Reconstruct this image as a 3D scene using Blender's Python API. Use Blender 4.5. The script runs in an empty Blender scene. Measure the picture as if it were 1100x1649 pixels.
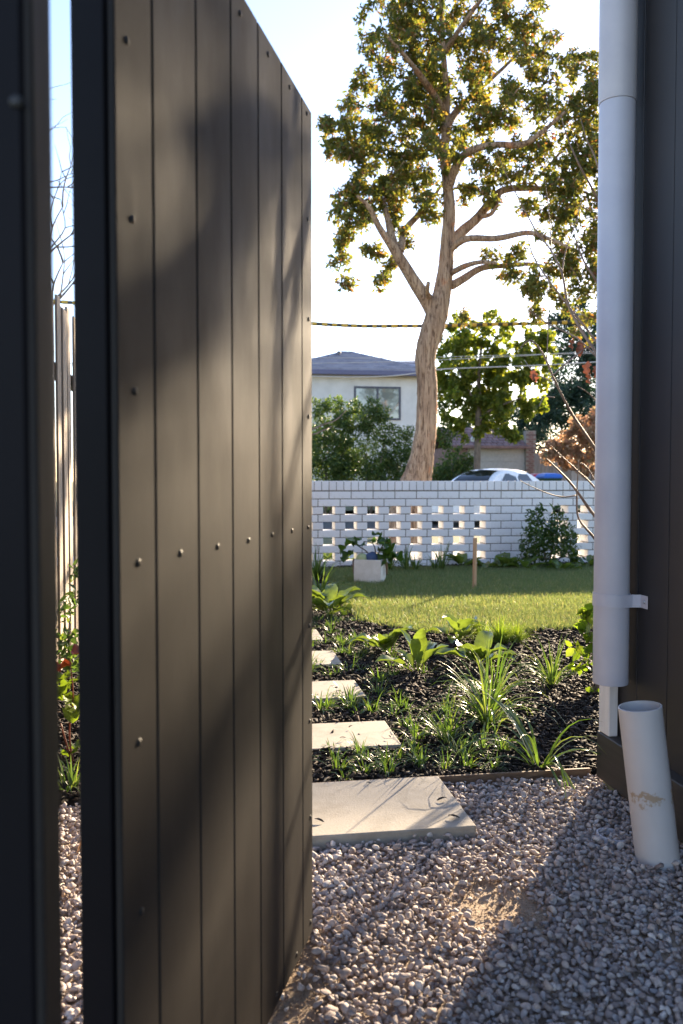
import bpy, math, random
import numpy as np
from mathutils import Vector, Matrix
SC = bpy.context.scene
COL = SC.collection
R = math.radians
# ------------------------------------------------------------------ camera, sky, sun, exposure
AYAW, PITCH, FPX, CAMH = R(8.7), R(2.14), 1350.0, 1.0
cd = bpy.data.cameras.new('camera'); cam = bpy.data.objects.new('camera', cd); COL.objects.link(cam)
cam.location = (0, 0, CAMH); cam.rotation_euler = (math.pi/2 - PITCH, 0, -AYAW)
cd.sensor_fit = 'VERTICAL'; cd.sensor_height = 36; cd.sensor_width = 24; cd.lens = FPX/1649*36
cd.clip_start = 0.05; cd.clip_end = 3000
cd.dof.use_dof = True; cd.dof.focus_distance = 3.2; cd.dof.aperture_fstop = 4.8
SC.camera = cam
SUN_AZ, SUN_EL = R(37.0), R(15.5)      # from +Y towards +X
w = bpy.data.worlds.new('World'); SC.world = w; w.use_nodes = True
nt = w.node_tree; nt.nodes.clear()
sky = nt.nodes.new('ShaderNodeTexSky'); sky.sky_type = 'NISHITA'; sky.sun_disc = False
sky.sun_elevation = SUN_EL; sky.sun_rotation = SUN_AZ; sky.air_density = 1.0; sky.dust_density = 0.25; sky.ozone_density = 2.0
bg = nt.nodes.new('ShaderNodeBackground'); bg.inputs['Strength'].default_value = 0.085
wo = nt.nodes.new('ShaderNodeOutputWorld')
wb = nt.nodes.new('ShaderNodeMix'); wb.data_type = 'RGBA'; wb.blend_type = 'MULTIPLY'; wb.inputs[0].default_value = 1.0; wb.inputs[7].default_value = (1.09, 0.97, 1.0, 1)   # camera white balance
nt.links.new(sky.outputs[0], wb.inputs[6]); nt.links.new(wb.outputs[2], bg.inputs[0]); nt.links.new(bg.outputs[0], wo.inputs[0])
SUNDIR = Vector((math.sin(SUN_AZ)*math.cos(SUN_EL), math.cos(SUN_AZ)*math.cos(SUN_EL), math.sin(SUN_EL)))
sl = bpy.data.lights.new('sun', 'SUN'); sl.energy = 4.2; sl.angle = R(0.53); sl.color = (1.0, 0.80, 0.55)
so = bpy.data.objects.new('sun', sl); COL.objects.link(so); so.location = (6, 8, 6)
so.rotation_euler = SUNDIR.to_track_quat('Z', 'Y').to_euler()
SC.view_settings.view_transform = 'Standard'; SC.view_settings.look = 'None'
SC.view_settings.gamma = 1; SC.view_settings.use_curve_mapping = False
SC.view_settings.exposure = 2.55
SC.render.engine = 'CYCLES'
SC.cycles.max_bounces = 8; SC.cycles.transparent_max_bounces = 8

# ------------------------------------------------------------------ pixel <-> place helpers (survey of the photograph)
_F = Vector((math.sin(AYAW), math.cos(AYAW), 0)); _R = Vector((math.cos(AYAW), -math.sin(AYAW), 0)); _Z = Vector((0, 0, 1))
_fw = _F*math.cos(PITCH) - _Z*math.sin(PITCH); _up = _F*math.sin(PITCH) + _Z*math.cos(PITCH)
_C = Vector((0, 0, CAMH))
def ray(px, py): return _fw + _R*((px-550)/FPX) - _up*((py-824.5)/FPX)
def at(px, py, d):
    v = ray(px, py); return _C + v*(d/v.dot(_F))
def gp(px, py, z=0.0):
    v = ray(px, py); return _C + v*((z-CAMH)/v.z)
def aty(px, py, y):
    v = ray(px, py); return _C + v*(y/v.y)
def atx(px, py, x):
    v = ray(px, py); return _C + v*(x/v.x)

# ------------------------------------------------------------------ materials
MATS = {}
def newmat(name):
    m = bpy.data.materials.new(name); m.use_nodes = True; MATS[name] = m
    t = m.node_tree; b = t.nodes['Principled BSDF']; return m, t, b
def ramp(t, fac, stops):
    r = t.nodes.new('ShaderNodeValToRGB'); e = r.color_ramp.elements
    while len(e) < len(stops): e.new(0.5)
    for k, (p, c) in enumerate(stops):
        e[k].position = p; e[k].color = (*c, 1) if len(c) == 3 else c
    t.links.new(fac, r.inputs[0]); return r.outputs[0]
def noise(t, scale, detail=4, rough=0.55, vec=None, stretch=None, coord='Object'):
    n = t.nodes.new('ShaderNodeTexNoise'); n.inputs['Scale'].default_value = scale
    n.inputs['Detail'].default_value = detail; n.inputs['Roughness'].default_value = rough
    tc = t.nodes.new('ShaderNodeTexCoord'); src = tc.outputs[coord]
    if stretch:
        mp = t.nodes.new('ShaderNodeMapping'); mp.inputs['Scale'].default_value = stretch
        t.links.new(src, mp.inputs[0]); src = mp.outputs[0]
    t.links.new(src, n.inputs['Vector']); return n.outputs['Fac']
def bump(t, b, h, strength=0.3, dist=0.01):
    n = t.nodes.new('ShaderNodeBump'); n.inputs['Strength'].default_value = strength; n.inputs['Distance'].default_value = dist
    t.links.new(h, n.inputs['Height']); t.links.new(n.outputs[0], b.inputs['Normal'])
def island(t):
    g = t.nodes.new('ShaderNodeNewGeometry'); return g.outputs['Random Per Island']
def objrand(t):
    g = t.nodes.new('ShaderNodeObjectInfo'); return g.outputs['Random']
def mixc(t, fac, a, b_, blend='MIX'):
    m = t.nodes.new('ShaderNodeMix'); m.data_type = 'RGBA'; m.blend_type = blend
    if hasattr(fac, 'links'): t.links.new(fac, m.inputs[0])
    else: m.inputs[0].default_value = fac
    for s, v in ((6, a), (7, b_)):
        if hasattr(v, 'links'): t.links.new(v, m.inputs[s])
        else: m.inputs[s].default_value = (*v, 1)
    return m.outputs[2]
def surf(name, c1, c2, scale=8, rough=0.6, bstr=0.2, bdist=0.004, stretch=None, spec=0.5, detail=5, c3=None, var=None, bscale=None, metal=0):
    """two or three tone noisy surface; var = 'obj'/'island' adds piece-to-piece tone"""
    m, t, b = newmat(name)
    f = noise(t, scale, detail, 0.6, stretch=stretch)
    stops = [(0.35, c1), (0.65, c2)] if c3 is None else [(0.3, c1), (0.52, c2), (0.72, c3)]
    c = ramp(t, f, stops)
    if var:
        rnd = objrand(t) if var == 'obj' else island(t)
        v = ramp(t, rnd, [(0, (0.72,)*3), (1, (1.18,)*3)])
        c = mixc(t, 1.0, c, v, 'MULTIPLY')
    t.links.new(c, b.inputs['Base Color']); b.inputs['Roughness'].default_value = rough
    b.inputs['Specular IOR Level'].default_value = spec; b.inputs['Metallic'].default_value = metal
    if bstr: bump(t, b, noise(t, bscale or scale*4, 6, 0.65, stretch=stretch), bstr, bdist)
    return m
def leafmat(name, stops, trans=0.5, tint=(1.5, 1.5, 0.7), rough=0.45, spec=0.4):
    m, t, b = newmat(name)
    c = ramp(t, island(t), stops)
    n = ramp(t, noise(t, 30, 2), [(0.3, (0.8,)*3), (0.7, (1.1,)*3)])
    c = mixc(t, 1.0, c, n, 'MULTIPLY')
    t.links.new(c, b.inputs['Base Color']); b.inputs['Roughness'].default_value = rough; b.inputs['Specular IOR Level'].default_value = spec
    tr = t.nodes.new('ShaderNodeBsdfTranslucent'); tc = mixc(t, 1.0, c, tint, 'MULTIPLY'); t.links.new(tc, tr.inputs[0])
    mx = t.nodes.new('ShaderNodeMixShader'); mx.inputs[0].default_value = trans
    t.links.new(b.outputs[0], mx.inputs[1]); t.links.new(tr.outputs[0], mx.inputs[2])
    t.links.new(mx.outputs[0], t.nodes['Material Output'].inputs['Surface'])
    return m
def plain(name, c, rough=0.5, metal=0, spec=0.5):
    return surf(name, tuple(x*0.9 for x in c), tuple(min(1, x*1.08) for x in c), 12, rough, 0.05, 0.002, spec=spec, metal=metal)

M = {}
M['cladding'] = surf('gate_cladding', (0.026, 0.0232, 0.0218), (0.033, 0.0295, 0.0275), 3, 0.55, 0.10, 0.0010, spec=0.10, bscale=240)
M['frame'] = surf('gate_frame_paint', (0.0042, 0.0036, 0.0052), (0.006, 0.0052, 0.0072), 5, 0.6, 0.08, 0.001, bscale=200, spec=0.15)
def wear(m, lo, hi, sc):
    t = m.node_tree; b = t.nodes['Principled BSDF']
    f = ramp(t, noise(t, sc, 7, 0.7, stretch=(1, 1, 0.35)), [(0.35, (lo,)*3), (0.7, (hi,)*3)]); t.links.new(f, b.inputs['Roughness'])
    old = b.inputs['Base Color'].links[0].from_socket
    d = ramp(t, noise(t, 55, 8, 0.75), [(0.62, (0, 0, 0)), (0.80, (0.16, 0.16, 0.16))])
    t.links.new(mixc(t, d, old, (0.16, 0.13, 0.10)), b.inputs['Base Color'])
wear(M['cladding'], 0.50, 0.68, 5)
M['screw'] = plain('screw_dark', (0.018, 0.016, 0.015), 0.5, 0.0)
M['sheet'] = surf('house_cladding', (0.017, 0.0165, 0.019), (0.022, 0.021, 0.024), 3, 0.55, 0.08, 0.001, bscale=220)
M['plinth'] = surf('plinth_timber', (0.028, 0.024, 0.022), (0.045, 0.039, 0.035), 6, 0.6, 0.2, 0.002, stretch=(1, 0.2, 6))
M['pvc'] = surf('pvc_pipe', (0.44, 0.44, 0.50), (0.50, 0.50, 0.55), 5, 0.42, 0.03, 0.001)
M['white_post'] = surf('primed_timber', (0.66, 0.64, 0.62), (0.74, 0.72, 0.70), 9, 0.6, 0.15, 0.002, stretch=(6, 6, 1))
M['treated'] = surf('treated_pine', (0.20, 0.21, 0.12), (0.30, 0.29, 0.18), 9, 0.75, 0.3, 0.003, stretch=(6, 6, 1))
M['brick'] = None
M['mortar'] = surf('mortar', (0.21, 0.185, 0.16), (0.30, 0.27, 0.235), 60, 0.9, 0.4, 0.003)
M['paver'] = surf('stone_paver', (0.22, 0.19, 0.15), (0.32, 0.28, 0.23), 9, 0.75, 0.35, 0.003, c3=(0.30, 0.26, 0.205), bscale=150, detail=9)
M['soil'] = surf('gravel_soil', (0.22, 0.16, 0.11), (0.38, 0.29, 0.21), 40, 0.95, 0.6, 0.006, c3=(0.30, 0.22, 0.16))
M['mulch_base'] = surf('mulch_soil', (0.018, 0.014, 0.012), (0.04, 0.03, 0.025), 50, 0.95, 0.8, 0.01)
M['lawn_base'] = surf('lawn_soil', (0.04, 0.06, 0.015), (0.08, 0.10, 0.03), 30, 0.95, 0.5, 0.01)
M['asphalt'] = surf('asphalt', (0.045, 0.045, 0.047), (0.065, 0.063, 0.062), 30, 0.85, 0.4, 0.004)
M['concrete'] = surf('concrete', (0.32, 0.31, 0.29), (0.42, 0.40, 0.37), 8, 0.85, 0.3, 0.003)
M['verge'] = surf('verge_grass', (0.05, 0.07, 0.02), (0.10, 0.11, 0.04), 6, 0.95, 0.5, 0.02)
M['steel_edge'] = surf('weathered_edging', (0.10, 0.055, 0.03), (0.18, 0.11, 0.065), 20, 0.7, 0.3, 0.002, stretch=(1, 4, 4))
M['stake'] = surf('stake_timber', (0.42, 0.24, 0.13), (0.56, 0.36, 0.21), 10, 0.7, 0.2, 0.002, stretch=(10, 10, 0.8))
M['paling'] = surf('weathered_paling', (0.19, 0.15, 0.115), (0.31, 0.25, 0.195), 9, 0.8, 0.4, 0.003, stretch=(5, 5, 0.5), var='obj')
M['grey_paling'] = surf('grey_paling', (0.26, 0.25, 0.25), (0.40, 0.38, 0.37), 6, 0.8, 0.3, 0.003, stretch=(5, 5, 0.5), var='obj')
M['bark'] = None
def barkmat():
    m, t, b = newmat('tree_bark')
    c = ramp(t, noise(t, 5, 6, 0.65, stretch=(2.5, 2.5, 0.3)), [(0.28, (0.20, 0.12, 0.078)), (0.5, (0.40, 0.27, 0.18)), (0.75, (0.55, 0.40, 0.27))])
    fis = noise(t, 16, 5, 0.6, stretch=(3, 3, 0.22)); dk = ramp(t, fis, [(0.38, (0.33, 0.28, 0.26)), (0.50, (1, 1, 1))])
    red = ramp(t, noise(t, 3.0, 3), [(0.60, (1, 1, 1)), (0.70, (1.15, 0.78, 0.62))])
    c = mixc(t, 1.0, mixc(t, 1.0, c, dk, 'MULTIPLY'), red, 'MULTIPLY')
    t.links.new(c, b.inputs['Base Color']); b.inputs['Roughness'].default_value = 0.9; b.inputs['Specular IOR Level'].default_value = 0.2
    bump(t, b, fis, 1.0, 0.05); return m
M['bark'] = barkmat()
M['bark2'] = surf('grey_bark', (0.10, 0.075, 0.055), (0.22, 0.17, 0.13), 10, 0.9, 0.7, 0.02, stretch=(2, 2, 0.5))
M['twig'] = surf('twig_bark', (0.16, 0.10, 0.07), (0.32, 0.23, 0.17), 20, 0.6, 0.3, 0.003)
M['leaf_big'] = leafmat('tree_leaf', [(0, (0.055, 0.085, 0.030)), (0.45, (0.105, 0.130, 0.038)), (0.8, (0.165, 0.160, 0.045)), (0.93, (0.16, 0.105, 0.045)), (1, (0.18, 0.08, 0.05))], 0.55, (2.2, 1.9, 0.8))
M['leaf_mid'] = leafmat('maple_leaf', [(0, (0.075, 0.115, 0.022)), (0.5, (0.13, 0.165, 0.03)), (1, (0.20, 0.205, 0.04))], 0.6, (2.0, 1.9, 0.7))
M['leaf_dark'] = leafmat('hedge_leaf', [(0, (0.040, 0.078, 0.026)), (0.6, (0.070, 0.120, 0.036)), (1, (0.14, 0.17, 0.045))], 0.45, (1.7, 1.7, 0.7))
M['leaf_conifer'] = leafmat('conifer_needle', [(0, (0.02, 0.045, 0.032)), (0.7, (0.035, 0.07, 0.048)), (1, (0.06, 0.10, 0.06))], 0.3, (1.2, 1.4, 1.0))
M['leaf_orange'] = leafmat('autumn_leaf', [(0, (0.30, 0.19, 0.12)), (0.5, (0.44, 0.29, 0.195)), (0.8, (0.52, 0.36, 0.26)), (1, (0.22, 0.22, 0.10))], 0.5, (1.3, 1.15, 0.95))
M['leaf_shrub'] = leafmat('shrub_leaf', [(0, (0.025, 0.06, 0.012)), (0.6, (0.05, 0.095, 0.018)), (1, (0.10, 0.14, 0.03))], 0.4, (1.7, 1.7, 0.7), 0.35)
M['leaf_lime'] = leafmat('lime_leaf', [(0, (0.10, 0.16, 0.02)), (0.6, (0.14, 0.20, 0.03)), (1, (0.20, 0.24, 0.05))], 0.55, (1.6, 1.6, 0.6))
M['leaf_broad'] = leafmat('broad_leaf', [(0, (0.085, 0.145, 0.036)), (0.6, (0.13, 0.19, 0.050)), (1, (0.18, 0.23, 0.075))], 0.42, (1.5, 1.4, 0.5), 0.25, 0.8)
M['leaf_strap'] = leafmat('strap_leaf', [(0, (0.055, 0.105, 0.026)), (0.6, (0.09, 0.145, 0.036)), (1, (0.18, 0.21, 0.075))], 0.45, (1.7, 1.7, 0.7), 0.3, 0.6)
M['leaf_red'] = leafmat('red_leaf', [(0, (0.16, 0.03, 0.012)), (1, (0.24, 0.06, 0.02))], 0.5, (1.8, 1.2, 0.6))
M['dead_leaf'] = leafmat('dead_leaf', [(0, (0.18, 0.07, 0.045)), (1, (0.26, 0.12, 0.08))], 0.4, (1.5, 1.1, 0.8))
M['grass'] = leafmat('lawn_blade', [(0, (0.125, 0.185, 0.08)), (0.55, (0.190, 0.25, 0.11)), (0.85, (0.23, 0.255, 0.12)), (1, (0.38, 0.35, 0.22))], 0.45, (1.4, 1.3, 0.7), 0.5, 0.3)
M['bag'] = surf('canvas_bag', (0.66, 0.62, 0.55), (0.76, 0.72, 0.66), 14, 0.85, 0.3, 0.004)
M['rope'] = surf('rope', (0.20, 0.12, 0.07), (0.30, 0.19, 0.11), 60, 0.8, 0.5, 0.003)
M['blue_ball'] = plain('blue_cloth', (0.05, 0.09, 0.20), 0.7)
M['green_ball'] = plain('pale_green_cloth', (0.42, 0.48, 0.25), 0.7)
M['render'] = surf('rendered_wall', (0.58, 0.56, 0.53), (0.66, 0.64, 0.61), 2, 0.85, 0.15, 0.004)
M['roof'] = surf('slate_tile', (0.17, 0.17, 0.225), (0.25, 0.25, 0.31), 2, 0.5, 0.2, 0.006)
M['fascia'] = plain('blue_gutter', (0.10, 0.10, 0.18), 0.45)
M['eave'] = plain('cream_eave', (0.36, 0.32, 0.26), 0.7)
M['winframe'] = plain('window_frame', (0.05, 0.055, 0.08), 0.4)
M['rtile'] = surf('terracotta_tile', (0.15, 0.085, 0.08), (0.26, 0.15, 0.135), 3, 0.8, 0.2, 0.005, var='obj')
M['rbrick'] = surf('brown_brick', (0.15, 0.09, 0.08), (0.25, 0.15, 0.13), 5, 0.85, 0.2, 0.004, var='obj')
M['gdoor'] = plain('garage_door', (0.42, 0.40, 0.37), 0.6)
M['carpaint'] = plain('white_car_paint', (0.74, 0.75, 0.76), 0.2)
M['tyre'] = plain('tyre', (0.02, 0.02, 0.02), 0.85)
M['rim'] = plain('alloy', (0.5, 0.5, 0.52), 0.3, 1.0)
M['lamp'] = plain('headlamp', (0.7, 0.72, 0.75), 0.1)
M['black_cable'] = plain('cable_black', (0.03, 0.03, 0.03), 0.6)
M['yellow_band'] = plain('cable_yellow', (0.55, 0.36, 0.05), 0.6)
M['wire'] = plain('wire_grey', (0.45, 0.45, 0.47), 0.5)
M['bin_green'] = plain('bin_green', (0.015, 0.05, 0.03), 0.5)
M['bin_red'] = plain('lid_red', (0.42, 0.03, 0.05), 0.45)
M['bin_blue'] = plain('lid_blue', (0.03, 0.13, 0.50), 0.45)
def glass(name, c, rough):
    m, t, b = newmat(name); b.inputs['Base Color'].default_value = (*c, 1); b.inputs['Roughness'].default_value = rough
    b.inputs['Specular IOR Level'].default_value = 1.0; b.inputs['IOR'].default_value = 1.7
    bump(t, b, noise(t, 1.5, 2), 0.05, 0.02); return m
M['pane'] = glass('window_pane', (0.16, 0.19, 0.19), 0.03)
M['carglass'] = glass('car_glass', (0.012, 0.014, 0.016), 0.06); MATS['car_glass'].node_tree.nodes['Principled BSDF'].inputs['IOR'].default_value = 1.45; MATS['car_glass'].node_tree.nodes['Principled BSDF'].inputs['Specular IOR Level'].default_value = 0.5
def brickmat():
    m, t, b = newmat('white_brick')
    base = ramp(t, objrand(t), [(0, (0.76, 0.745, 0.745)), (0.5, (0.82, 0.805, 0.80)), (1, (0.86, 0.845, 0.835))])
    sp = ramp(t, noise(t, 26, 6, 0.7), [(0.30, (0.86, 0.84, 0.80)), (0.45, (1, 1, 1))])
    t.links.new(mixc(t, 1.0, base, sp, 'MULTIPLY'), b.inputs['Base Color'])
    b.inputs['Roughness'].default_value = 0.38
    bump(t, b, noise(t, 45, 5, 0.6), 0.15, 0.003); return m
M['brick'] = brickmat()
def pebblemat():
    m, t, b = newmat('river_pebble')
    c = ramp(t, island(t), [(0, (0.20, 0.155, 0.14)), (0.3, (0.40, 0.325, 0.295)), (0.65, (0.50, 0.42, 0.38)), (0.85, (0.34, 0.315, 0.32)), (1, (0.66, 0.59, 0.54))])
    n = ramp(t, noise(t, 90, 5, 0.7), [(0.3, (0.72, 0.70, 0.68)), (0.7, (1.12, 1.12, 1.12))])
    t.links.new(mixc(t, 1.0, c, n, 'MULTIPLY'), b.inputs['Base Color']); b.inputs['Roughness'].default_value = 0.75
    bump(t, b, noise(t, 260, 4), 0.3, 0.0015); return m
M['pebble'] = pebblemat()
M['grit'] = surf('sandy_grit', (0.26, 0.18, 0.115), (0.42, 0.31, 0.22), 60, 0.95, 0.3, 0.002, var='island')
def chipmat():
    m, t, b = newmat('mulch_chip')
    c = ramp(t, island(t), [(0, (0.010, 0.009, 0.008)), (0.55, (0.028, 0.022, 0.019)), (0.88, (0.05, 0.037, 0.03)), (1, (0.13, 0.09, 0.065))])
    t.links.new(c, b.inputs['Base Color']); b.inputs['Roughness'].default_value = 0.8; b.inputs['Specular IOR Level'].default_value = 0.22
    bump(t, b, noise(t, 160, 4, stretch=(1, 1, 1)), 0.7, 0.003); return m
M['chip'] = chipmat()
def dirtypvc():
    m, t, b = newmat('muddy_pvc')
    base = ramp(t, noise(t, 6, 4), [(0.3, (0.47, 0.455, 0.46)), (0.7, (0.55, 0.53, 0.53))])
    tc = t.nodes.new('ShaderNodeTexCoord'); sp = t.nodes.new('ShaderNodeSeparateXYZ'); t.links.new(tc.outputs['Object'], sp.inputs[0])
    band = t.nodes.new('ShaderNodeMath'); band.operation = 'COMPARE'   # mud splash about half way up
    band = t.nodes.new('ShaderNodeMapRange'); band.inputs[1].default_value = 0.12; band.inputs[2].default_value = 0.0
    ab = t.nodes.new('ShaderNodeMath'); ab.operation = 'SUBTRACT'; ab.inputs[1].default_value = 0.185; t.links.new(sp.outputs['Z'], ab.inputs[0])
    a2 = t.nodes.new('ShaderNodeMath'); a2.operation = 'ABSOLUTE'; t.links.new(ab.outputs[0], a2.inputs[0]); t.links.new(a2.outputs[0], band.inputs[0])
    n = noise(t, 17, 8, 0.7)
    mu = t.nodes.new('ShaderNodeMath'); mu.operation = 'MULTIPLY'; t.links.new(n, mu.inputs[0]); t.links.new(band.outputs[0], mu.inputs[1])
    msk = ramp(t, mu.outputs[0], [(0.43, (0, 0, 0)), (0.47, (1, 1, 1))])
    c = mixc(t, msk, base, (0.36, 0.27, 0.19)); t.links.new(c, b.inputs['Base Color']); b.inputs['Roughness'].default_value = 0.42
    return m
M['muddy'] = dirtypvc()

# ------------------------------------------------------------------ mesh helpers
def tag(o, label, cat, group=None):
    o['label'] = label; o['category'] = cat
    if group: o['group'] = group
    return o
def link(o, parent=None):
    COL.objects.link(o)
    if parent is not None:
        o.parent = parent; o.matrix_parent_inverse = Matrix.Translation(-parent.location)
    return o
def root(name, loc, label, cat, group=None):
    o = bpy.data.objects.new(name, None); o.location = Vector(loc); o.empty_display_size = 0.1; COL.objects.link(o)
    return tag(o, label, cat, group)
class MB:
    def __init__(s): s.v = []; s.f = []
    def add(s, vs, fs):
        k = len(s.v); s.v += [tuple(v) for v in vs]; s.f += [tuple(i+k for i in f) for f in fs]; return s
    def box(s, x0, x1, y0, y1, z0, z1, ch=0):
        if ch <= 0:
            vs = [(x, y, z) for z in (z0, z1) for y in (y0, y1) for x in (x0, x1)]
            return s.add(vs, [(0,2,3,1),(4,5,7,6),(0,1,5,4),(2,6,7,3),(0,4,6,2),(1,3,7,5)])
        V, F = chbox(x1-x0, y1-y0, z1-z0, ch); c = ((x0+x1)/2, (y0+y1)/2, (z0+z1)/2)
        return s.add([(a+c[0], b+c[1], d+c[2]) for a, b, d in V], F)
    def tube(s, pts, rad, n=8, cap=True):
        pts = [Vector(p) for p in pts]
        if not hasattr(rad, '__len__'): rad = [rad]*len(pts)
        k = len(s.v); up = None
        for i, p in enumerate(pts):
            d = (pts[min(i+1, len(pts)-1)] - pts[max(i-1, 0)]).normalized()
            if up is None: up = Vector((0, 1, 0)) if abs(d.y) < 0.9 else Vector((1, 0, 0))
            a = d.cross(up).normalized(); b = a.cross(d).normalized(); up = b
            for j in range(n):
                t = 2*math.pi*j/n; s.v.append(tuple(p + (a*math.cos(t) + b*math.sin(t))*rad[i]))
        for i in range(len(pts)-1):
            for j in range(n):
                q = (j+1) % n; s.f.append((k+i*n+j, k+i*n+q, k+(i+1)*n+q, k+(i+1)*n+j))
        if cap:
            s.f.append(tuple(k+j for j in reversed(range(n)))); s.f.append(tuple(k+(len(pts)-1)*n+j for j in range(n)))
        return s
    def mesh(s, name, mat, smooth=False):
        m = bpy.data.meshes.new(name); m.from_pydata(s.v, [], s.f); m.materials.append(mat)
        if smooth: m.polygons.foreach_set('use_smooth', [True]*len(m.polygons))
        m.update(); return m
    def build(s, name, mat, parent=None, smooth=False):
        return link(bpy.data.objects.new(name, s.mesh(name, mat, smooth)), parent)
def chbox(sx, sy, sz, c):
    """chamfered box: 24 verts"""
    hx, hy, hz = sx/2, sy/2, sz/2; V = []; idx = {}
    for X in (-1, 1):
        for Y in (-1, 1):
            for Z in (-1, 1):
                for ax in range(3):
                    p = [X*(hx-c), Y*(hy-c), Z*(hz-c)]; h = (hx, hy, hz); sg = (X, Y, Z); p[ax] = sg[ax]*h[ax]
                    idx[(X, Y, Z, ax)] = len(V); V.append(tuple(p))
    F = []
    g = lambda *k: idx[k]
    for s_ in (-1, 1):
        for ax in range(3):
            o = [(-1,-1),(1,-1),(1,1),(-1,1)]; q = []
            for a, b in o:
                k = [0,0,0]; k[ax] = s_; k[(ax+1)%3] = a; k[(ax+2)%3] = b; q.append(g(*k, ax))
            F.append(tuple(q) if s_ > 0 else tuple(reversed(q)))
    for ax in range(3):
        b1, b2 = (ax+1)%3, (ax+2)%3
        for a in (-1, 1):
            for b in (-1, 1):
                k0 = [0,0,0]; k1 = [0,0,0]; k0[ax], k1[ax] = -1, 1
                for k in (k0, k1): k[b1] = a; k[b2] = b
                q = (g(*k0, b1), g(*k1, b1), g(*k1, b2), g(*k0, b2)); F.append(q if a*b < 0 else tuple(reversed(q)))
    for X in (-1, 1):
        for Y in (-1, 1):
            for Z in (-1, 1):
                q = (g(X,Y,Z,0), g(X,Y,Z,1), g(X,Y,Z,2)); F.append(q if X*Y*Z > 0 else tuple(reversed(q)))
    return V, F
def spline(pts, rad, sub=6):
    """Catmull-Rom through points and radii"""
    P = [Vector(p) for p in pts]; n = len(P); op, orr = [], []
    for i in range(n-1):
        p0, p1, p2, p3 = P[max(i-1,0)], P[i], P[i+1], P[min(i+2,n-1)]
        for k in range(sub):
            t = k/sub
            op.append(0.5*((2*p1) + (p2-p0)*t + (2*p0-5*p1+4*p2-p3)*t*t + (3*p1-p0-3*p2+p3)*t**3)); orr.append(rad[i]+(rad[i+1]-rad[i])*t)
    op.append(P[-1]); orr.append(rad[-1]); return op, orr
def inst_mesh(name, bv, bf, T, mat, smooth=False):
    """join N copies of a base shape (numpy): T = (N,3,4)"""
    bv = np.asarray(bv, float); N = len(T); nv = len(bv)
    V = np.einsum('nij,vj->nvi', T[:, :, :3], bv) + T[:, None, :, 3]
    lt = np.array([len(f) for f in bf]); li = np.concatenate([np.array(f) for f in bf])
    LI = (li[None, :] + (np.arange(N)*nv)[:, None]).ravel(); LT = np.tile(lt, N)
    return np_mesh(name, V.reshape(-1, 3), LI, LT, mat, smooth)
def np_mesh(name, V, LI, LT, mat, smooth):
    m = bpy.data.meshes.new(name); m.vertices.add(len(V)); m.vertices.foreach_set('co', np.ascontiguousarray(V, dtype=np.float32).ravel())
    m.loops.add(len(LI)); m.loops.foreach_set('vertex_index', LI.astype(np.int32))
    m.polygons.add(len(LT)); ls = np.concatenate([[0], np.cumsum(LT)[:-1]])
    m.polygons.foreach_set('loop_start', ls.astype(np.int32))
    if smooth: m.polygons.foreach_set('use_smooth', np.ones(len(LT), dtype=bool))
    m.materials.append(mat); m.update(calc_edges=True); return m
def rotmats(rng, N, tilt=None):
    """random rotations; tilt None = uniform"""
    if tilt is None:
        q = rng.normal(size=(N, 4)); q /= np.linalg.norm(q, axis=1)[:, None]; a, b, c, d = q.T
    else:
        yaw = rng.uniform(0, 2*np.pi, N); ax = rng.uniform(0, 2*np.pi, N); th = rng.normal(0, tilt, N)
        q1 = np.stack([np.cos(yaw/2), 0*yaw, 0*yaw, np.sin(yaw/2)], 1)
        q2 = np.stack([np.cos(th/2), np.sin(th/2)*np.cos(ax), np.sin(th/2)*np.sin(ax), 0*th], 1)
        a1, b1, c1, d1 = q2.T; a2, b2, c2, d2 = q1.T
        a = a1*a2-b1*b2-c1*c2-d1*d2; b = a1*b2+b1*a2+c1*d2-d1*c2; c = a1*c2-b1*d2+c1*a2+d1*b2; d = a1*d2+b1*c2-c1*b2+d1*a2
    Rm = np.empty((N, 3, 3))
    Rm[:,0,0]=1-2*(c*c+d*d); Rm[:,0,1]=2*(b*c-a*d); Rm[:,0,2]=2*(b*d+a*c)
    Rm[:,1,0]=2*(b*c+a*d); Rm[:,1,1]=1-2*(b*b+d*d); Rm[:,1,2]=2*(c*d-a*b)
    Rm[:,2,0]=2*(b*d-a*c); Rm[:,2,1]=2*(c*d+a*b); Rm[:,2,2]=1-2*(b*b+c*c)
    return Rm
def TR(Rm, S, P):
    S = np.asarray(S, float)
    if S.ndim == 1: S = np.stack([S, S, S], 1)
    T = np.empty((len(P), 3, 4)); T[:, :, :3] = Rm*S[:, None, :]; T[:, :, 3] = P; return T
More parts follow.
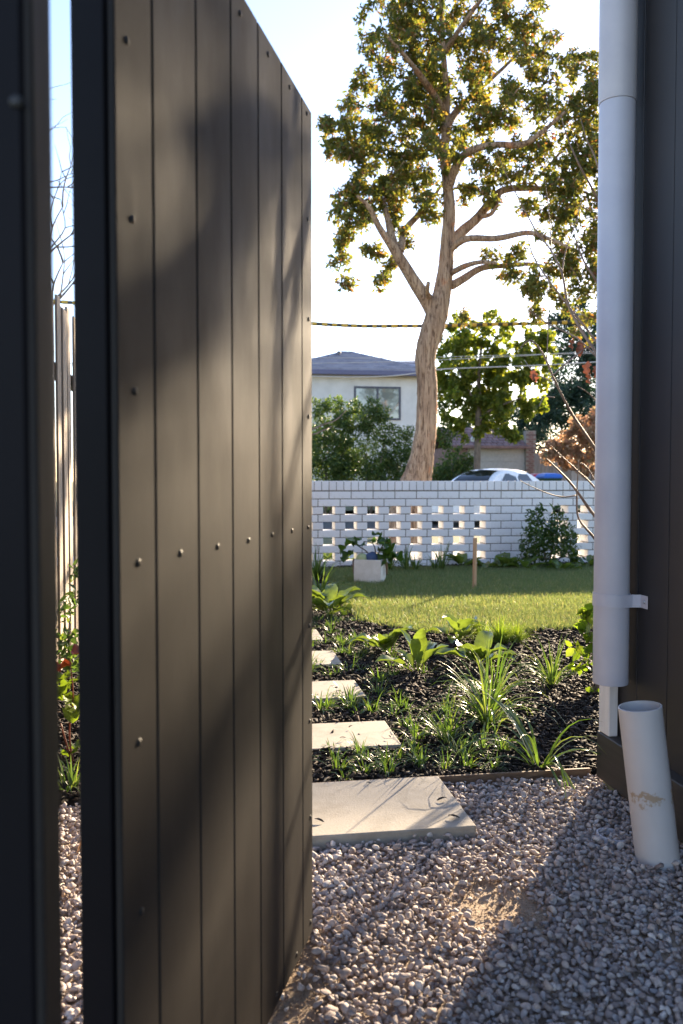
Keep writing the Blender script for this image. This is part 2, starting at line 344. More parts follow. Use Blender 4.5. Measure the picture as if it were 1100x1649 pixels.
# leaf of unit length along +Y, folded along the rib
LEAF_V = [(0,0,0),(0.16,0.3,0.05),(0.19,0.55,0.05),(0,1,-0.10),(-0.19,0.55,0.05),(-0.16,0.3,0.05),(0,0.42,0)]
LEAF_F = [(0,1,6),(1,2,6),(2,3,6),(3,4,6),(4,5,6),(5,0,6)]
ROUND_V = [(0,0,0),(0.34,0.25,0.07),(0.36,0.6,0.05),(0,1,-0.06),(-0.36,0.6,0.05),(-0.34,0.25,0.07),(0,0.45,0)]
def foliage(name, blobs, per_m2, size, mat, seed, parent=None, base=None, shell=0.55, droop=0.0, sv=0.35):
    """leaves through ellipsoid clumps: blobs = (centre, rx, ry, rz)"""
    rng = np.random.default_rng(seed); P = []
    for c, rx, ry, rz in blobs:
        n = max(6, int(per_m2*4*math.pi*((rx*ry)**1.6/3 + (rx*rz)**1.6/3 + (ry*rz)**1.6/3)**(1/1.6)))
        d = rng.normal(size=(n, 3)); d /= np.linalg.norm(d, axis=1)[:, None]
        r = rng.uniform(shell**3, 1, n)**(1/3)*(1+0.16*np.sin(d[:,0]*7+seed)*np.cos(d[:,2]*6+c[0]))
        P.append(np.array(c) + d*r[:, None]*np.array([rx, ry, rz]))
    P = np.concatenate(P); N = len(P)
    Rm = rotmats(rng, N)
    if droop:   # turn leaf axis (+Y) downwards
        ydir = Rm[:, :, 1].copy(); ydir[:, 2] -= droop; ydir /= np.linalg.norm(ydir, axis=1)[:, None]
        x = np.cross(ydir, Rm[:, :, 2]); x /= np.linalg.norm(x, axis=1)[:, None]+1e-9; z = np.cross(x, ydir)
        Rm = np.stack([x, ydir, z], 2)
    S = size*rng.uniform(1-sv, 1+sv, N)
    o = bpy.data.objects.new(name, inst_mesh(name, base or LEAF_V, LEAF_F, TR(Rm, S, P), mat)); return link(o, parent)

# ================================================================== SETTING
def sheet(name, x0, x1, y0, y1, z, mat, nx=1, ny=1, amp=0, seed=0):
    vs, fs = [], []; rng = random.Random(seed)
    for j in range(ny+1):
        for i in range(nx+1):
            vs.append((x0+(x1-x0)*i/nx, y0+(y1-y0)*j/ny, z+rng.uniform(-amp, amp)))
    for j in range(ny):
        for i in range(nx):
            k = j*(nx+1)+i; fs.append((k, k+1, k+nx+2, k+nx+1))
    o = MB().add(vs, fs).build(name, mat, smooth=amp > 0); o['kind'] = 'structure'; return o
sheet('ground', -400, 400, -60, 900, -0.16, M['verge'])
WY = aty(620, 774, 9.40).y          # front face of the white brick wall
EDGE_Y = gp(840, 1258).y            # garden edging between gravel and mulch
sheet('gravel_bed', -1.0, 2.0, -1.0, EDGE_Y, -0.006, M['soil'], 60, 60, 0.006, 1)
sheet('mulch_bed', -1.0, 7.0, EDGE_Y+0.004, 9.40, 0.0, M['mulch_base'], 100, 90, 0.012, 2)
# lawn with a curved front and left side
def lawn_x0(y): return 1.02 + 0.055*max(0, y-6.4) + 0.9*max(0, (5.75-y))**1.5
LY0 = gp(800, 1021).y; LY1 = WY-0.28
mb = MB(); NYL = 24
for j in range(NYL+1):
    y = LY0 + (LY1-LY0)*j/NYL
    mb.v += [(lawn_x0(y), y, 0.018), (7.0, y, 0.018)]
for j in range(NYL): mb.f.append((2*j, 2*j+1, 2*j+3, 2*j+2))
o = mb.build('lawn', M['lawn_base']); o['kind'] = 'structure'
sheet('footpath', -60, 80, 11.2, 12.6, -0.10, M['concrete'])
sheet('verge', -60, 80, 12.604, 16.6, -0.11, M['verge'], 40, 4, 0.01)
sheet('road', -200, 240, 17.0, 24.5, -0.14, M['asphalt'])
o = MB().box(-200, 240, 16.72, 16.99, -0.2, -0.02, 0.02).build('kerb', M['concrete']); o['kind'] = 'structure'
o = MB().box(-200, 240, 24.51, 24.78, -0.2, -0.02, 0.02).build('kerb', M['concrete']); o['kind'] = 'structure'

sheet('far_verge', -200, 240, 24.79, 120, 0.10, M['verge'])
# ------------------------------------------------------------------ gravel pebbles (stuff)
def ico(sub):
    import bmesh
    bm = bmesh.new(); bmesh.ops.create_icosphere(bm, subdivisions=sub, radius=1)
    V = np.array([v.co[:] for v in bm.verts]); F = [tuple(v.index for v in f.verts) for f in bm.faces]; bm.free(); return V, F
rng = np.random.default_rng(7)
IV, IF = ico(2)
def pebbles(name, pts, seed, lo, hi, IV=IV, IF=IF):
    rng = np.random.default_rng(seed); me = []
    K = 10; which = rng.integers(0, K, len(pts)); Vs, LIs, LTs, off = [], [], [], 0
    for k in range(K):
        d = IV.copy(); nrm = rng.normal(size=(10, 3)); nrm /= np.linalg.norm(nrm, axis=1)[:, None]
        for n in nrm:      # chop facets so the stones are angular
            h = d@n; lim = rng.uniform(0.36, 0.70); ex = np.clip(h-lim, 0, None); d -= ex[:, None]*n[None, :]*0.97
        P = pts[which == k]; N = len(P)
        if N == 0: continue
        Rm = rotmats(rng, N, 0.5); s = lo + (hi-lo)*rng.beta(1.8, 2.6, N)
        S = 1.02*np.stack([s*rng.uniform(1.0, 1.6, N), s*rng.uniform(0.75, 1.1, N), s*rng.uniform(0.5, 0.9, N)], 1)
        T = TR(Rm, S, P); V = np.einsum('nij,vj->nvi', T[:, :, :3], d) + T[:, None, :, 3]
        f = np.array(IF); LI = (f.ravel()[None, :] + (np.arange(N)*len(d))[:, None]).ravel()+off
        Vs.append(V.reshape(-1, 3)); LIs.append(LI); LTs.append(np.full(N*len(f), 3)); off += N*len(d)
    m = np_mesh(name, np.concatenate(Vs), np.concatenate(LIs), np.concatenate(LTs), M['pebble'], False)
    return link(bpy.data.objects.new(name, m))
def hexgrid(x0, x1, y0, y1, s, jit, rng):
    xs = np.arange(x0, x1, s); ys = np.arange(y0, y1, s*0.866)
    X, Y = np.meshgrid(xs, ys); X = X + (np.arange(len(ys)) % 2)[:, None]*s/2
    P = np.stack([X.ravel(), Y.ravel()], 1); return P + rng.uniform(-jit, jit, P.shape)
P1R = gp(767, 1329, 0.035); P1B = gp(710, 1256, 0.035)
p1x1, p1y0, p1y1 = P1R.x, gp(640, 1338, 0.035).y, EDGE_Y-0.004
def gravel_pts(s, z, rng, keep=1.0, zr=0.003):
    P = hexgrid(-0.95, 1.3, 0.95, EDGE_Y-0.008, s, s*0.33, rng)
    ok = ~((P[:,0] < p1x1-0.004) & (P[:,0] > p1x1-0.86) & (P[:,1] > p1y0+0.004))
    # bare dirt patches
    def patch(px, py, rx, ry):
        c = gp(px, py); return ((P[:,0]-c.x)/rx)**2 + ((P[:,1]-c.y)/ry)**2
    bare = np.minimum(patch(800, 1455, 0.15, 0.16), patch(455, 1640, 0.10, 0.30))
    bare = np.minimum(bare, patch(478, 1545, 0.05, 0.16))
    ok &= (rng.uniform(0, 1, len(P)) < np.clip(keep*(bare-0.15)*1.3, 0.10, keep))
    P = P[ok]; return np.concatenate([P, z + rng.normal(0, zr, (len(P), 1))], 1)
low = gravel_pts(0.0165, 0.001, rng)
pts = np.concatenate([gravel_pts(0.0205, 0.010, rng, 0.86), gravel_pts(0.038, 0.018, rng, 0.42)])
IV1, IF1 = ico(1)
small = []
for px, py, rx, ry, n in ((800,1455,.17,.18,1500), (455,1640,.13,.33,1500), (478,1545,.07,.18,800)):
    c = gp(px, py); a_ = rng.uniform(0, 6.28, n); q = np.sqrt(rng.uniform(0, 1.2, n)); small.append(np.stack([c.x+rx*q*np.cos(a_), c.y+ry*q*np.sin(a_), rng.uniform(-0.003, 0.006, n)], 1))
o = pebbles('grit', np.concatenate(small), 5, 0.0012, 0.0042, IV1, IF1); o['kind'] = 'stuff'; o['label'] = 'fine sandy grit in the bare patches of the gravel'; o.data.materials[0] = M['grit']
o = pebbles('gravel', low, 4, 0.0065, 0.0125, IV1, IF1); o['kind'] = 'stuff'; o['label'] = 'lower layer of gravel under the loose stones'
o = pebbles('gravel', pts, 3, 0.0050, 0.0140); o['kind'] = 'stuff'; o['label'] = 'angular pinkish grey gravel covering the ground'

# ------------------------------------------------------------------ mulch chips (stuff)
def scatter(n, x0, x1, y0, y1, rng): return np.stack([rng.uniform(x0, x1, n), rng.uniform(y0, y1, n)], 1)
rng = np.random.default_rng(11)
P = np.concatenate([scatter(22000, -0.85, 2.1, EDGE_Y+0.02, 4.2, rng), scatter(13000, -0.8, 3.0, 4.2, 6.0, rng), scatter(4500, -0.7, 1.15, 6.0, 9.3, rng), scatter(3000, 1.0, 5.0, WY-0.32, WY-0.02, rng)])
lx = np.array([lawn_x0(y) for y in P[:, 1]]); on = (P[:,1] > LY0) & (P[:,0] > lx) & (P[:,1] < LY1); P = P[~on]
pav = []
for a, b in (((648,1199),(619,1160)), ((586,1122),(575,1094.5)), ((547,1069),(541,1047)), ((517,1030),(513,1013))):
    A, B = gp(*a, 0.03), gp(*b, 0.03); pav.append(((A.x+B.x)/2, A.y, B.y))
off = np.ones(len(P), bool)
for x1, y0, y1 in pav: off &= ~((P[:,0] < x1+0.005) & (P[:,0] > x1-0.81) & (P[:,1] > y0-0.005) & (P[:,1] < y1+0.005)) | (rng.uniform(0, 1, len(P)) < 0.012)
P = P[off]
N = len(P); mound = 0.012*np.sin(P[:,0]*5)*np.cos(P[:,1]*4)
P = np.concatenate([P, (0.012+mound+rng.uniform(-0.006, 0.014, N))[:, None]], 1)
S = np.stack([0.006+0.028*rng.beta(1.3, 3, N), rng.uniform(0.0022, 0.0065, N), rng.uniform(0.0015, 0.004, N)], 1)*(1+0.25*(P[:,1:2]-3)/3)
cb = [(x, y, z) for z in (-1, 1) for y in (-1, 1) for x in (-1, 1)]
cb = [(x*(0.7 if y > 0 else 1), y*(0.6 if x > 0 else 1), z) for x, y, z in cb]
cf = [(0,2,3,1),(4,5,7,6),(0,1,5,4),(2,6,7,3),(0,4,6,2),(1,3,7,5)]
o = link(bpy.data.objects.new('mulch', inst_mesh('mulch', cb, cf, TR(rotmats(rng, N, 0.5), S, P), M['chip']))); o['kind'] = 'stuff'; o['label'] = 'dark shredded bark mulch over the garden bed'

# ------------------------------------------------------------------ lawn blades (stuff)
rng = np.random.default_rng(13)
P = np.concatenate([scatter(70000, 0.95, 4.0, LY0-0.03, 6.9, rng), scatter(80000, 0.95, 5.0, 6.9, LY1+0.03, rng)])
lx = np.array([lawn_x0(y) for y in P[:, 1]]) + rng.normal(0, 0.02, len(P)); P = P[(P[:, 0] > lx)]
N = len(P); P = np.concatenate([P, np.full((N, 1), 0.016)], 1)
bl = [(-0.5,0,0),(0.5,0,0),(0.36,0.12,0.55),(-0.36,0.12,0.55),(0,0.42,1.0)]; bf = [(0,1,2,3),(3,2,4)]
h = rng.uniform(0.02, 0.055, N); S = np.stack([rng.uniform(0.003, 0.0065, N), h, h], 1)
o = link(bpy.data.objects.new('grass', inst_mesh('grass', bl, bf, TR(rotmats(rng, N, 0.55), S, P), M['grass']))); o['kind'] = 'stuff'; o['label'] = 'short green turf of the lawn'

# ================================================================== BRICK WALL
wall = root('brick_wall', (2.8, WY+0.11, 0), 'white hit and miss brick garden wall with brick on edge capping', 'wall')
xw = lambda px: aty(px, 800, WY).x
PER = (xw(773.5)-xw(530))/7; XA = xw(530)          # stretcher module and a joint of phase A
TOPZ = aty(620, 774.5, WY).z; CAPH = 0.116; CH = (TOPZ-CAPH)/10.0 if TOPZ > 0.9 else 0.0885
J = 0.010; WX0, WX1 = XA-2*PER, XA+16*PER
me_str = MB().box(-(PER-J)/2, (PER-J)/2, -0.055, 0.055, -(CH-J)/2, (CH-J)/2, 0.003).mesh('brick', M['brick'])
HW = PER*0.465
me_hdr = MB().box(-HW/2, HW/2, -0.115, 0.115, -(CH-J)/2, (CH-J)/2, 0.003).mesh('brick_header', M['brick'])
me_half = MB().box(-(PER/2-J)/2, (PER/2-J)/2, -0.055, 0.055, -(CH-J)/2, (CH-J)/2, 0.003).mesh('brick_half', M['brick'])
CW = PER/3*1.0
me_cap = MB().box(-(CW-J*0.8)/2, (CW-J*0.8)/2, -0.117, 0.117, -(CAPH-J)/2, (CAPH-J)/2, 0.003).mesh('brick_cap', M['brick'])
rb = random.Random(5)
def brick(me, x, y, z):
    o = bpy.data.objects.new('brick', me); o.location = (x, y+rb.uniform(-0.0015, 0.0015), z); o.rotation_euler = (0, rb.uniform(-.003, .003), rb.uniform(-.004, .004)); link(o, wall)
mort = MB(); back = MB()
SOL0, SOL1 = xw(790.3), xw(899)                     # solid pier between the two pierced panels
n = int((WX1-WX0)/CW)
for i in range(n): brick(me_cap, WX0+CW*(i+0.5), WY+0.115, TOPZ-(CAPH-J)/2)
mort.box(WX0, WX1, WY+0.005, WY+0.225, TOPZ-CAPH-0.0, TOPZ-0.006)
for row in range(1, 11):
    zc = TOPZ-CAPH-CH*(row-0.5)-J*0.0; ph = XA if row % 2 else XA+PER/2
    z0, z1 = zc-CH/2, zc+CH/2
    if row in (3, 5, 7, 9):
        nb = 0
        x = XA-2*PER+PER/2
        while x < WX1:
            if SOL0-0.02 < x-PER/2 and x+PER/2 < SOL1+0.08: pass
            else: brick(me_hdr, x, WY+0.115, zc); mort.box(x-HW/2+0.004, x+HW/2-0.004, WY+0.006, WY+0.224, z0-J*0.52, z1+J*0.52)
            x += PER
        # solid pier: stretchers between first and last joint
        xs = [XA+PER*k for k in range(0, 17) if SOL0-0.001 < XA+PER*k < SOL1+0.02]
        for a, b in zip(xs[:-1], xs[1:]):
            brick(me_str, (a+b)/2, WY+0.055, zc); back.box(a+J/2, b-J/2, WY+0.12, WY+0.23, zc-(CH-J)/2, zc+(CH-J)/2, 0.003)
        brick(me_half, xs[0]-PER*0.25+0.0, WY+0.055, zc); brick(me_half, xs[-1]+PER*0.25, WY+0.055, zc)
        mort.box(xs[0]-PER/2+0.012, xs[-1]+PER/2-0.012, WY+0.005, WY+0.225, z0-J*0.52, z1+J*0.52)
    else:
        k = 0; x = ph-2*PER
        while x+PER/2 < WX1:
            brick(me_str, x+PER/2, WY+0.055, zc); back.box(x+J/2, x+PER-J/2, WY+0.12, WY+0.23, zc-(CH-J)/2, zc+(CH-J)/2, 0.003); x += PER
        mort.box(WX0+0.01, WX1-0.01, WY+0.005, WY+0.225, z0+J*0.55, z1-J*0.55)
        # bed joints only where there is masonry above/below
        for zz in ([z0, z1] if row in (1,) else [z0] if row == 10 else []):
            mort.box(WX0+0.01, WX1-0.01, WY+0.006, WY+0.224, zz-J*0.55, zz+J*0.55)
mort.build('mortar', M['mortar'], wall)
o = back.build('back_bricks', M['brick'], wall); o['kind'] = 'stuff'

# ================================================================== GATE
gn = at(190, 774, 0.945); gf = at(503, 774, 1.80)          # near and far edge of the clad face
gd = (gf-gn); gd.z = 0; GL = gd.length; gd.normalize(); gnrm = Vector((gd.y, -gd.x, 0))
GZ0, GZ1 = at(505, 1498, 1.80).z, at(500, 182, 1.80).z
gate = root('gate', (gn.x, gn.y, 0), 'tall dark brown side gate standing open, clad in vertical grooved boards', 'gate')
GM = Matrix(((gd.x, -gnrm.x, 0, gn.x), (gd.y, -gnrm.y, 0, gn.y), (0, 0, 1, 0), (0, 0, 0, 1)))   # local x along, y into the gate
def glocal(mb): mb.v = [tuple(GM @ Vector(v)) for v in mb.v]; return mb
def t_of(px):   # distance along the gate seen at this column
    v = ray(px, 774); 
    A = gd.x*v.y-gd.y*v.x; return (v.x*gn.y-v.y*gn.x)/A*-1 if abs(A) > 1e-9 else 0
def t_at(px):
    lo, hi = -0.2, GL+0.3
    for _ in range(50):
        m_ = (lo+hi)/2; p = gn+gd*m_; q = (p-_C); x = 550+FPX*q.dot(_R)/q.dot(_F)
        lo, hi = (m_, hi) if x < px else (lo, m_)
    return lo
joints = [t_at(p) for p in (251, 320, 375, 418, 455, 487)]
edges = [0.0]+joints+[GL]
for a, b in zip(edges[:-1], edges[1:]):
    glocal(MB().box(a+0.0022, b-0.0022, 0.0, 0.009, GZ0, GZ1, 0.0018)).build('board', M['cladding'], gate)
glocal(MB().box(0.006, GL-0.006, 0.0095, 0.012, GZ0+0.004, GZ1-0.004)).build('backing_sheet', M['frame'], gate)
for a, b in ((0.001, 0.05), (GL-0.05, GL-0.001)):
    glocal(MB().box(a, b, 0.0125, 0.054, GZ0+0.002, GZ1-0.002, 0.002)).build('frame_stile', M['frame'], gate)
for z in (GZ0+0.04, (GZ0+GZ1)/2, GZ1-0.06):
    glocal(MB().box(0.0505, GL-0.0505, 0.0125, 0.052, z-0.025, z+0.025, 0.002)).build('frame_rail', M['frame'], gate)
sv = MB().tube([(0, 0, 0), (0, -0.0012, 0), (0, -0.0026, 0)], [0.0052, 0.0046, 0.0022], 10); me_sc = sv.mesh('screw', M['screw'])
def screw(px, py):
    t = t_at(px); p = gn+gd*t; d = (p-_C).dot(_F); z = at(px, py, d).z
    if not (GZ0 < z < GZ1): return
    o = bpy.data.objects.new('screw', me_sc); o.rotation_euler = (0, 0, math.atan2(gd.y, gd.x)); o.location = (p.x, p.y, z); link(o, gate)
for px, py in [(211,66),(217,353),(219,630),(222,906),(220,1195),(222,1468),(290,891),(350,880),(400,870),(438,861),(470,855),
               (434,88),(468,141),(495,183),(390,22),(496,353),(497,514),(497,671),(496,849),(498,1008),(498,1161),(499,1316),(499,1485),(476,1537),(443,1602)]:
    screw(px, py)
# handle and hinges on the far side are hidden; the post that carries the gate
pf = at(47, 774, 0.60)
post = root('gate_post', (pf.x, pf.y, 0), 'dark gate frame post close to the camera at the left edge', 'post')
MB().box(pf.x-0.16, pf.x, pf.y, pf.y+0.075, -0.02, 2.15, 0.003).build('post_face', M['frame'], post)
MB().box(pf.x-0.004, pf.x+0.006, pf.y+0.003, pf.y+0.072, -0.02, 2.15, 0.002).build('edge_strip', M['cladding'], post)
q = at(27, 165, 0.60); o = bpy.data.objects.new('screw', me_sc); o.location = (q.x, pf.y-0.0005, q.z); link(o, post)

# ================================================================== HOUSE ON THE RIGHT
cg = gp(960, 1262); PX = cg.x; PYF = cg.y                      # plinth face and far corner
HX = PX+0.042
house = root('house', (HX+0.5, 1.5, 0), 'dark clad house corner on the right beside the white downpipe', 'house')
jy = [PYF-0.006, 2.427+(PYF-2.607), 2.255+(PYF-2.607)]
while jy[-1] > -0.9: jy.append(jy[-1]-0.172)
pz0, pz1 = atx(960, 1250, PX).z, atx(959, 1175, PX).z
for a, b in zip(jy[:-1], jy[1:]):
    MB().box(HX, HX+0.009, b+0.002, a-0.002, pz1-0.03, 3.4, 0.0015).build('board', M['sheet'], house)
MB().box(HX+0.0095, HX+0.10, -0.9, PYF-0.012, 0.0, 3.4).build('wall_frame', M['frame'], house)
MB().box(HX+0.101, HX+4.0, -0.9, PYF-0.02, 0.0, 3.4).build('wall_end', M['sheet'], house)
MB().box(PX, HX+0.004, -0.9, PYF, pz0, pz1, 0.003).build('plinth_board', M['plinth'], house)
wp0 = atx(965, 1180, PX+0.006)
MB().box(PX+0.004, PX+0.036, PYF-0.075, PYF-0.004, pz1+0.001, 3.4, 0.003).build('corner_post', M['white_post'], house)
MB().box(PX+0.012, PX+0.085, PYF-0.10, PYF-0.02, -0.1, pz0-0.002, 0.004).build('stump', M['treated'], house)
MB().box(PX+0.02, PX+0.06, -0.9, PYF-0.19, -0.1, pz0-0.004, 0.003).build('base_board', M['treated'], house)
MB().box(PX-0.5, HX+4.2, -0.9, PYF+0.45, 3.42, 3.55, 0.01).build('eave', M['sheet'], house)

# downpipe
dpx = HX-0.072; v = ray(987, 774); dc = _C+v*(dpx/v.x); dpy = dc.y; DR = 0.0535
dz0 = at(985, 1106, (Vector((dpx, dpy, 0))-_C).dot(_F)-0.05).z
dp = root('downpipe', (dpx, dpy, 0), 'white plastic downpipe strapped to the dark house wall', 'downpipe')
def hollow(mb, p0, p1, r, th, n=40):
    mb.tube([p0, p1], r, n, False); k = len(mb.v); mb.tube([p1, p0], r-th, n, False)
    d = (Vector(p1)-Vector(p0)).normalized()
    return mb
def pipe_mesh(p0, p1, r, th, n=48, seg=1):
    p0, p1 = Vector(p0), Vector(p1); d = (p1-p0).normalized(); a = d.cross(Vector((0, 1, 0))).normalized(); b = a.cross(d)
    mb = MB(); prof = [(r-th, 0), (r, 0)]+[(r, i/seg) for i in range(1, seg+1)]+[(r-th, 1), (r-th, 0)]
    prof = [(r-th, 0), (r-0.001, 0), (r, 0.002)]+[(r, i/seg) for i in range(1, seg)]+[(r, 0.998), (r-0.001, 1), (r-th, 1)]
    for rr, t in prof:
        for j in range(n):
            q = 2*math.pi*j/n; mb.v.append(tuple(p0+(p1-p0)*t+(a*math.cos(q)+b*math.sin(q))*rr))
    m_ = len(prof)
    for i in range(m_):
        for j in range(n):
            k = (j+1) % n; i2 = (i+1) % m_; mb.f.append((i*n+j, i*n+k, i2*n+k, i2*n+j))
    return mb
def smooth_by_angle(o, ang=40):
    m = o.data; m.polygons.foreach_set('use_smooth', [True]*len(m.polygons))
    import bmesh
    bm = bmesh.new(); bm.from_mesh(m)
    for e in bm.edges:
        if len(e.link_faces) == 2 and e.calc_face_angle(0) > R(ang): e.smooth = False
    bm.to_mesh(m); bm.free()
zj = at(985, 135, 2.45).z
o = pipe_mesh((dpx, dpy, dz0), (dpx, dpy, zj), DR, 0.004).build('lower_pipe', M['pvc'], dp); smooth_by_angle(o)
o = pipe_mesh((dpx, dpy, zj+0.0005), (dpx, dpy, 3.4), DR+0.0022, 0.005).build('upper_pipe', M['pvc'], dp); smooth_by_angle(o)
zb0, zb1 = at(985, 983, 2.48).z, at(985, 962, 2.48).z
br = pipe_mesh((dpx, dpy, zb0), (dpx, dpy, zb1), DR+0.0028, 0.0025).build('strap', M['pvc'], dp); smooth_by_angle(br)
tx = dpx+DR*0.55
tb = MB().box(dpx+0.005, HX-0.001, dpy-DR-0.004, dpy-DR-0.0005, zb0, zb1, 0.001)
tb = MB()
tabp = [(dpx+0.012, dpy-DR-0.0015), (dpx+0.045, dpy-DR*0.86), (HX-0.004, dpy-DR*0.95), (HX-0.0035, dpy-DR-0.04)]
for (x, y) in tabp:
    for dx, dy in ((0, -0.0015), (0.0018, 0.0015)):
        tb.v += [(x+dx, y+dy, zb0), (x+dx, y+dy, zb1)]
for i in range(3):
    k = 4*i; tb.f += [(k, k+4, k+5, k+1), (k+2, k+3, k+7, k+6), (k+1, k+5, k+7, k+3), (k, k+2, k+6, k+4)]
tb.f += [(0, 1, 3, 2), (12, 14, 15, 13)]
tab = tb.build('strap_tab', M['pvc'], dp)
MB().tube([(HX-0.0045, dpy-DR-0.022, (zb0+zb1)/2), (HX-0.008, dpy-DR-0.022, (zb0+zb1)/2)], [0.006, 0.004], 10).build('screw', M['rim'], dp)
# leaning stormwater pipe
tp = at(1030.5, 1137, 2.18); bt = at(1060, 1392, 2.17); bt = tp+(bt-tp)*1.10
sp = pipe_mesh(bt, tp, 0.0555, 0.004, 48, 3); o = sp.build('stormwater_pipe', M['muddy']); smooth_by_angle(o)
tag(o, 'leaning open white stormwater pipe with a mud stain rising from the gravel', 'pipe')
# buried pipe end showing as a rim in the gravel
c = gp(985, 1340, 0.02)
o = pipe_mesh((c.x, c.y, -0.03), (c.x+0.004, c.y, 0.014), 0.045, 0.005).build('buried_pipe', M['pvc']); smooth_by_angle(o)
tag(o, 'rim of a buried white pipe nearly covered by gravel', 'pipe')

# ================================================================== EDGING AND STEPPING STONES
o = MB().box(p1x1-0.9, PX+0.05, EDGE_Y-0.003, EDGE_Y+0.003, -0.05, 0.026, 0.001)
o = MB().box(p1x1-0.9, PX+0.01, EDGE_Y, EDGE_Y+0.012, -0.05, 0.03, 0.002).build('garden_edging', M['steel_edge']); tag(o, 'thin brown edging strip between the gravel and the mulch', 'edging')
PV = [((767,1329),(710,1256),1338,'nearest large pale stone paver beside the gravel with plant shadows'),
      ((648,1199),(619,1160),1207,'second pale stone paver from the gravel, set in mulch'),
      ((586,1122),(575,1094.5),1126,'third pale stone paver from the gravel along the path'),
      ((547,1069),(541,1047),1071,'fourth pale stone paver from the gravel, partly behind the gate'),
      ((517,1030),(513,1013),1030,'farthest pale stone paver, a sliver beside the gate edge')]
for k, (a, b, fy, lab) in enumerate(PV):
    zt = 0.035 if k == 0 else 0.03
    A = gp(*a, zt); B = gp(*b, zt); x1 = (A.x+B.x)/2 if k else p1x1; y0, y1 = A.y, B.y
    if k == 0: y0, y1 = p1y0, p1y1
    mb = MB().box(x1-0.8, x1, y0, y1, zt-0.04, zt, 0.003)
    o = mb.build('paver', M['paver']); tag(o, lab, 'paver', 'stepping stones of the path')

# ================================================================== FENCES
FX = -0.80
fence = root('paling_fence', (FX, 4.5, 0), 'weathered timber paling fence seen through the gap left of the gate', 'fence')
me_p = MB().box(-0.006, 0.006, -0.049, 0.049, 0, 1.93, 0.002).mesh('paling', M['paling'])
k = 0; y = 1.6; rf = random.Random(3)
while y < 9.2:
    o = bpy.data.objects.new('paling', me_p); o.location = (FX+(0.013 if k % 2 else 0), y, rf.uniform(-0.03, 0.03)); o.rotation_euler = (rf.uniform(-.006, .006), rf.uniform(-.006, .006), rf.uniform(-.02, .02)); link(o, fence)
    y += 0.083; k += 1
for z in (0.35, 1.55): MB().box(FX-0.06, FX-0.015, 1.5, 9.3, z, z+0.07, 0.003).build('rail', M['paling'], fence)

# ================================================================== PLANTS
def strip(mb, pts, wid, side):
    k = len(mb.v)
    for p, w_ in zip(pts, wid):
        mb.v += [tuple(p-side*w_*0.5+Vector((0,0,w_*0.25))), tuple(p), tuple(p+side*w_*0.5+Vector((0,0,w_*0.25)))]
    for i in range(len(pts)-1):
        a = k+3*i; mb.f += [(a, a+1, a+4, a+3), (a+1, a+2, a+5, a+4)]
def strap_clump(n, L, W, spread, seed, seg=7, arch=1.0):
    r = random.Random(seed); mb = MB()
    for i in range(n):
        az = r.uniform(0, 2*math.pi); lean = r.uniform(0.05, 1)**0.8*spread; l = L*r.uniform(0.55, 1.1); w_ = W*r.uniform(0.7, 1.2)
        d = Vector((math.cos(az), math.sin(az), 0)); s = Vector((-d.y, d.x, 0)); p = d*r.uniform(0, 0.025)+s*r.uniform(-0.012, 0.012); th = R(88)-lean*0.62
        pts, wid = [], []
        for k in range(seg+1):
            t = k/seg; pts.append(p.copy()); wid.append(w_*(0.55+0.45*min(1, t*4))*(1-t**2.5)+0.0006)
            p = p+(d*math.cos(th)+_Z*math.sin(th)+s*0.03)*(l/seg); th -= lean*arch*(1.9/seg)*(0.4+t*1.4)
            if p.z < 0.012: p.z = 0.012
        strip(mb, pts, wid, s)
    return mb
def strap(loc, n, L, W, spread, seed, label, mat='leaf_strap', name='strap_leaf_plant', group=None, arch=1.0):
    o = strap_clump(n, L, W, spread, seed, arch=arch).build(name, M[mat], smooth=True); o.location = loc; return tag(o, label, 'plant', group)
def paddle(L, W, th0, curl, petiole, az, seed, wav=0.1):
    """broad leaf with stalk as a small grid"""
    r = random.Random(seed); mb = MB(); d = Vector((math.cos(az), math.sin(az), 0)); s = Vector((-d.y, d.x, 0)); p = d*0.012; th = th0
    n = 9; rows = []
    for k in range(n+1):
        t = k/n
        if t < petiole: w_ = 0.006; 
        else:
            u = (t-petiole)/(1-petiole); w_ = W*math.sin(math.pi*min(1, u*0.93+0.07))**0.62*(1-0.15*u)+0.002
            if k == n: w_ = 0.01
        nrm = -d*math.sin(th)+_Z*math.cos(th)
        row = []
        for j, q in enumerate((-1, -0.55, 0, 0.55, 1)):
            row.append(p+s*(q*w_/2)+nrm*(abs(q)**1.4*w_*0.22+wav*w_*math.sin(5*t*3.1+q*2+seed)*abs(q)))
        rows.append(row); p = p+(d*math.cos(th)+_Z*math.sin(th))*(L/n); th -= curl/n*(0.3+1.5*t)
    for row in rows: mb.v += [tuple(v) for v in row]
    for i in range(n):
        for j in range(4): a = 5*i+j; mb.f.append((a, a+1, a+6, a+5))
    return mb
ld = random.Random(19); lme = [paddle(0.045, 0.016, 0.25, 0.5, 0.05, 0, 200+i, 0.02).mesh('fallen_leaf', M['chip'], True) for i in range(3)]
for px, py in ((700,1290),(560,1188),(630,1188),(560,1172),(540,1112),(565,1108),(530,1105),(525,1325),(600,1262),(745,1318)):
    c = gp(px, py, 0.038); o = bpy.data.objects.new('fallen_leaf', lme[ld.randrange(3)]); o.location = c; o.rotation_euler = (0, 0, ld.uniform(0, 6.3)); s_ = ld.uniform(0.35, 0.8); o.scale = (s_,)*3; COL.objects.link(o)
    tag(o, 'small dark dead leaf lying on a pale stone paver', 'leaf', 'dead leaves on the pavers')
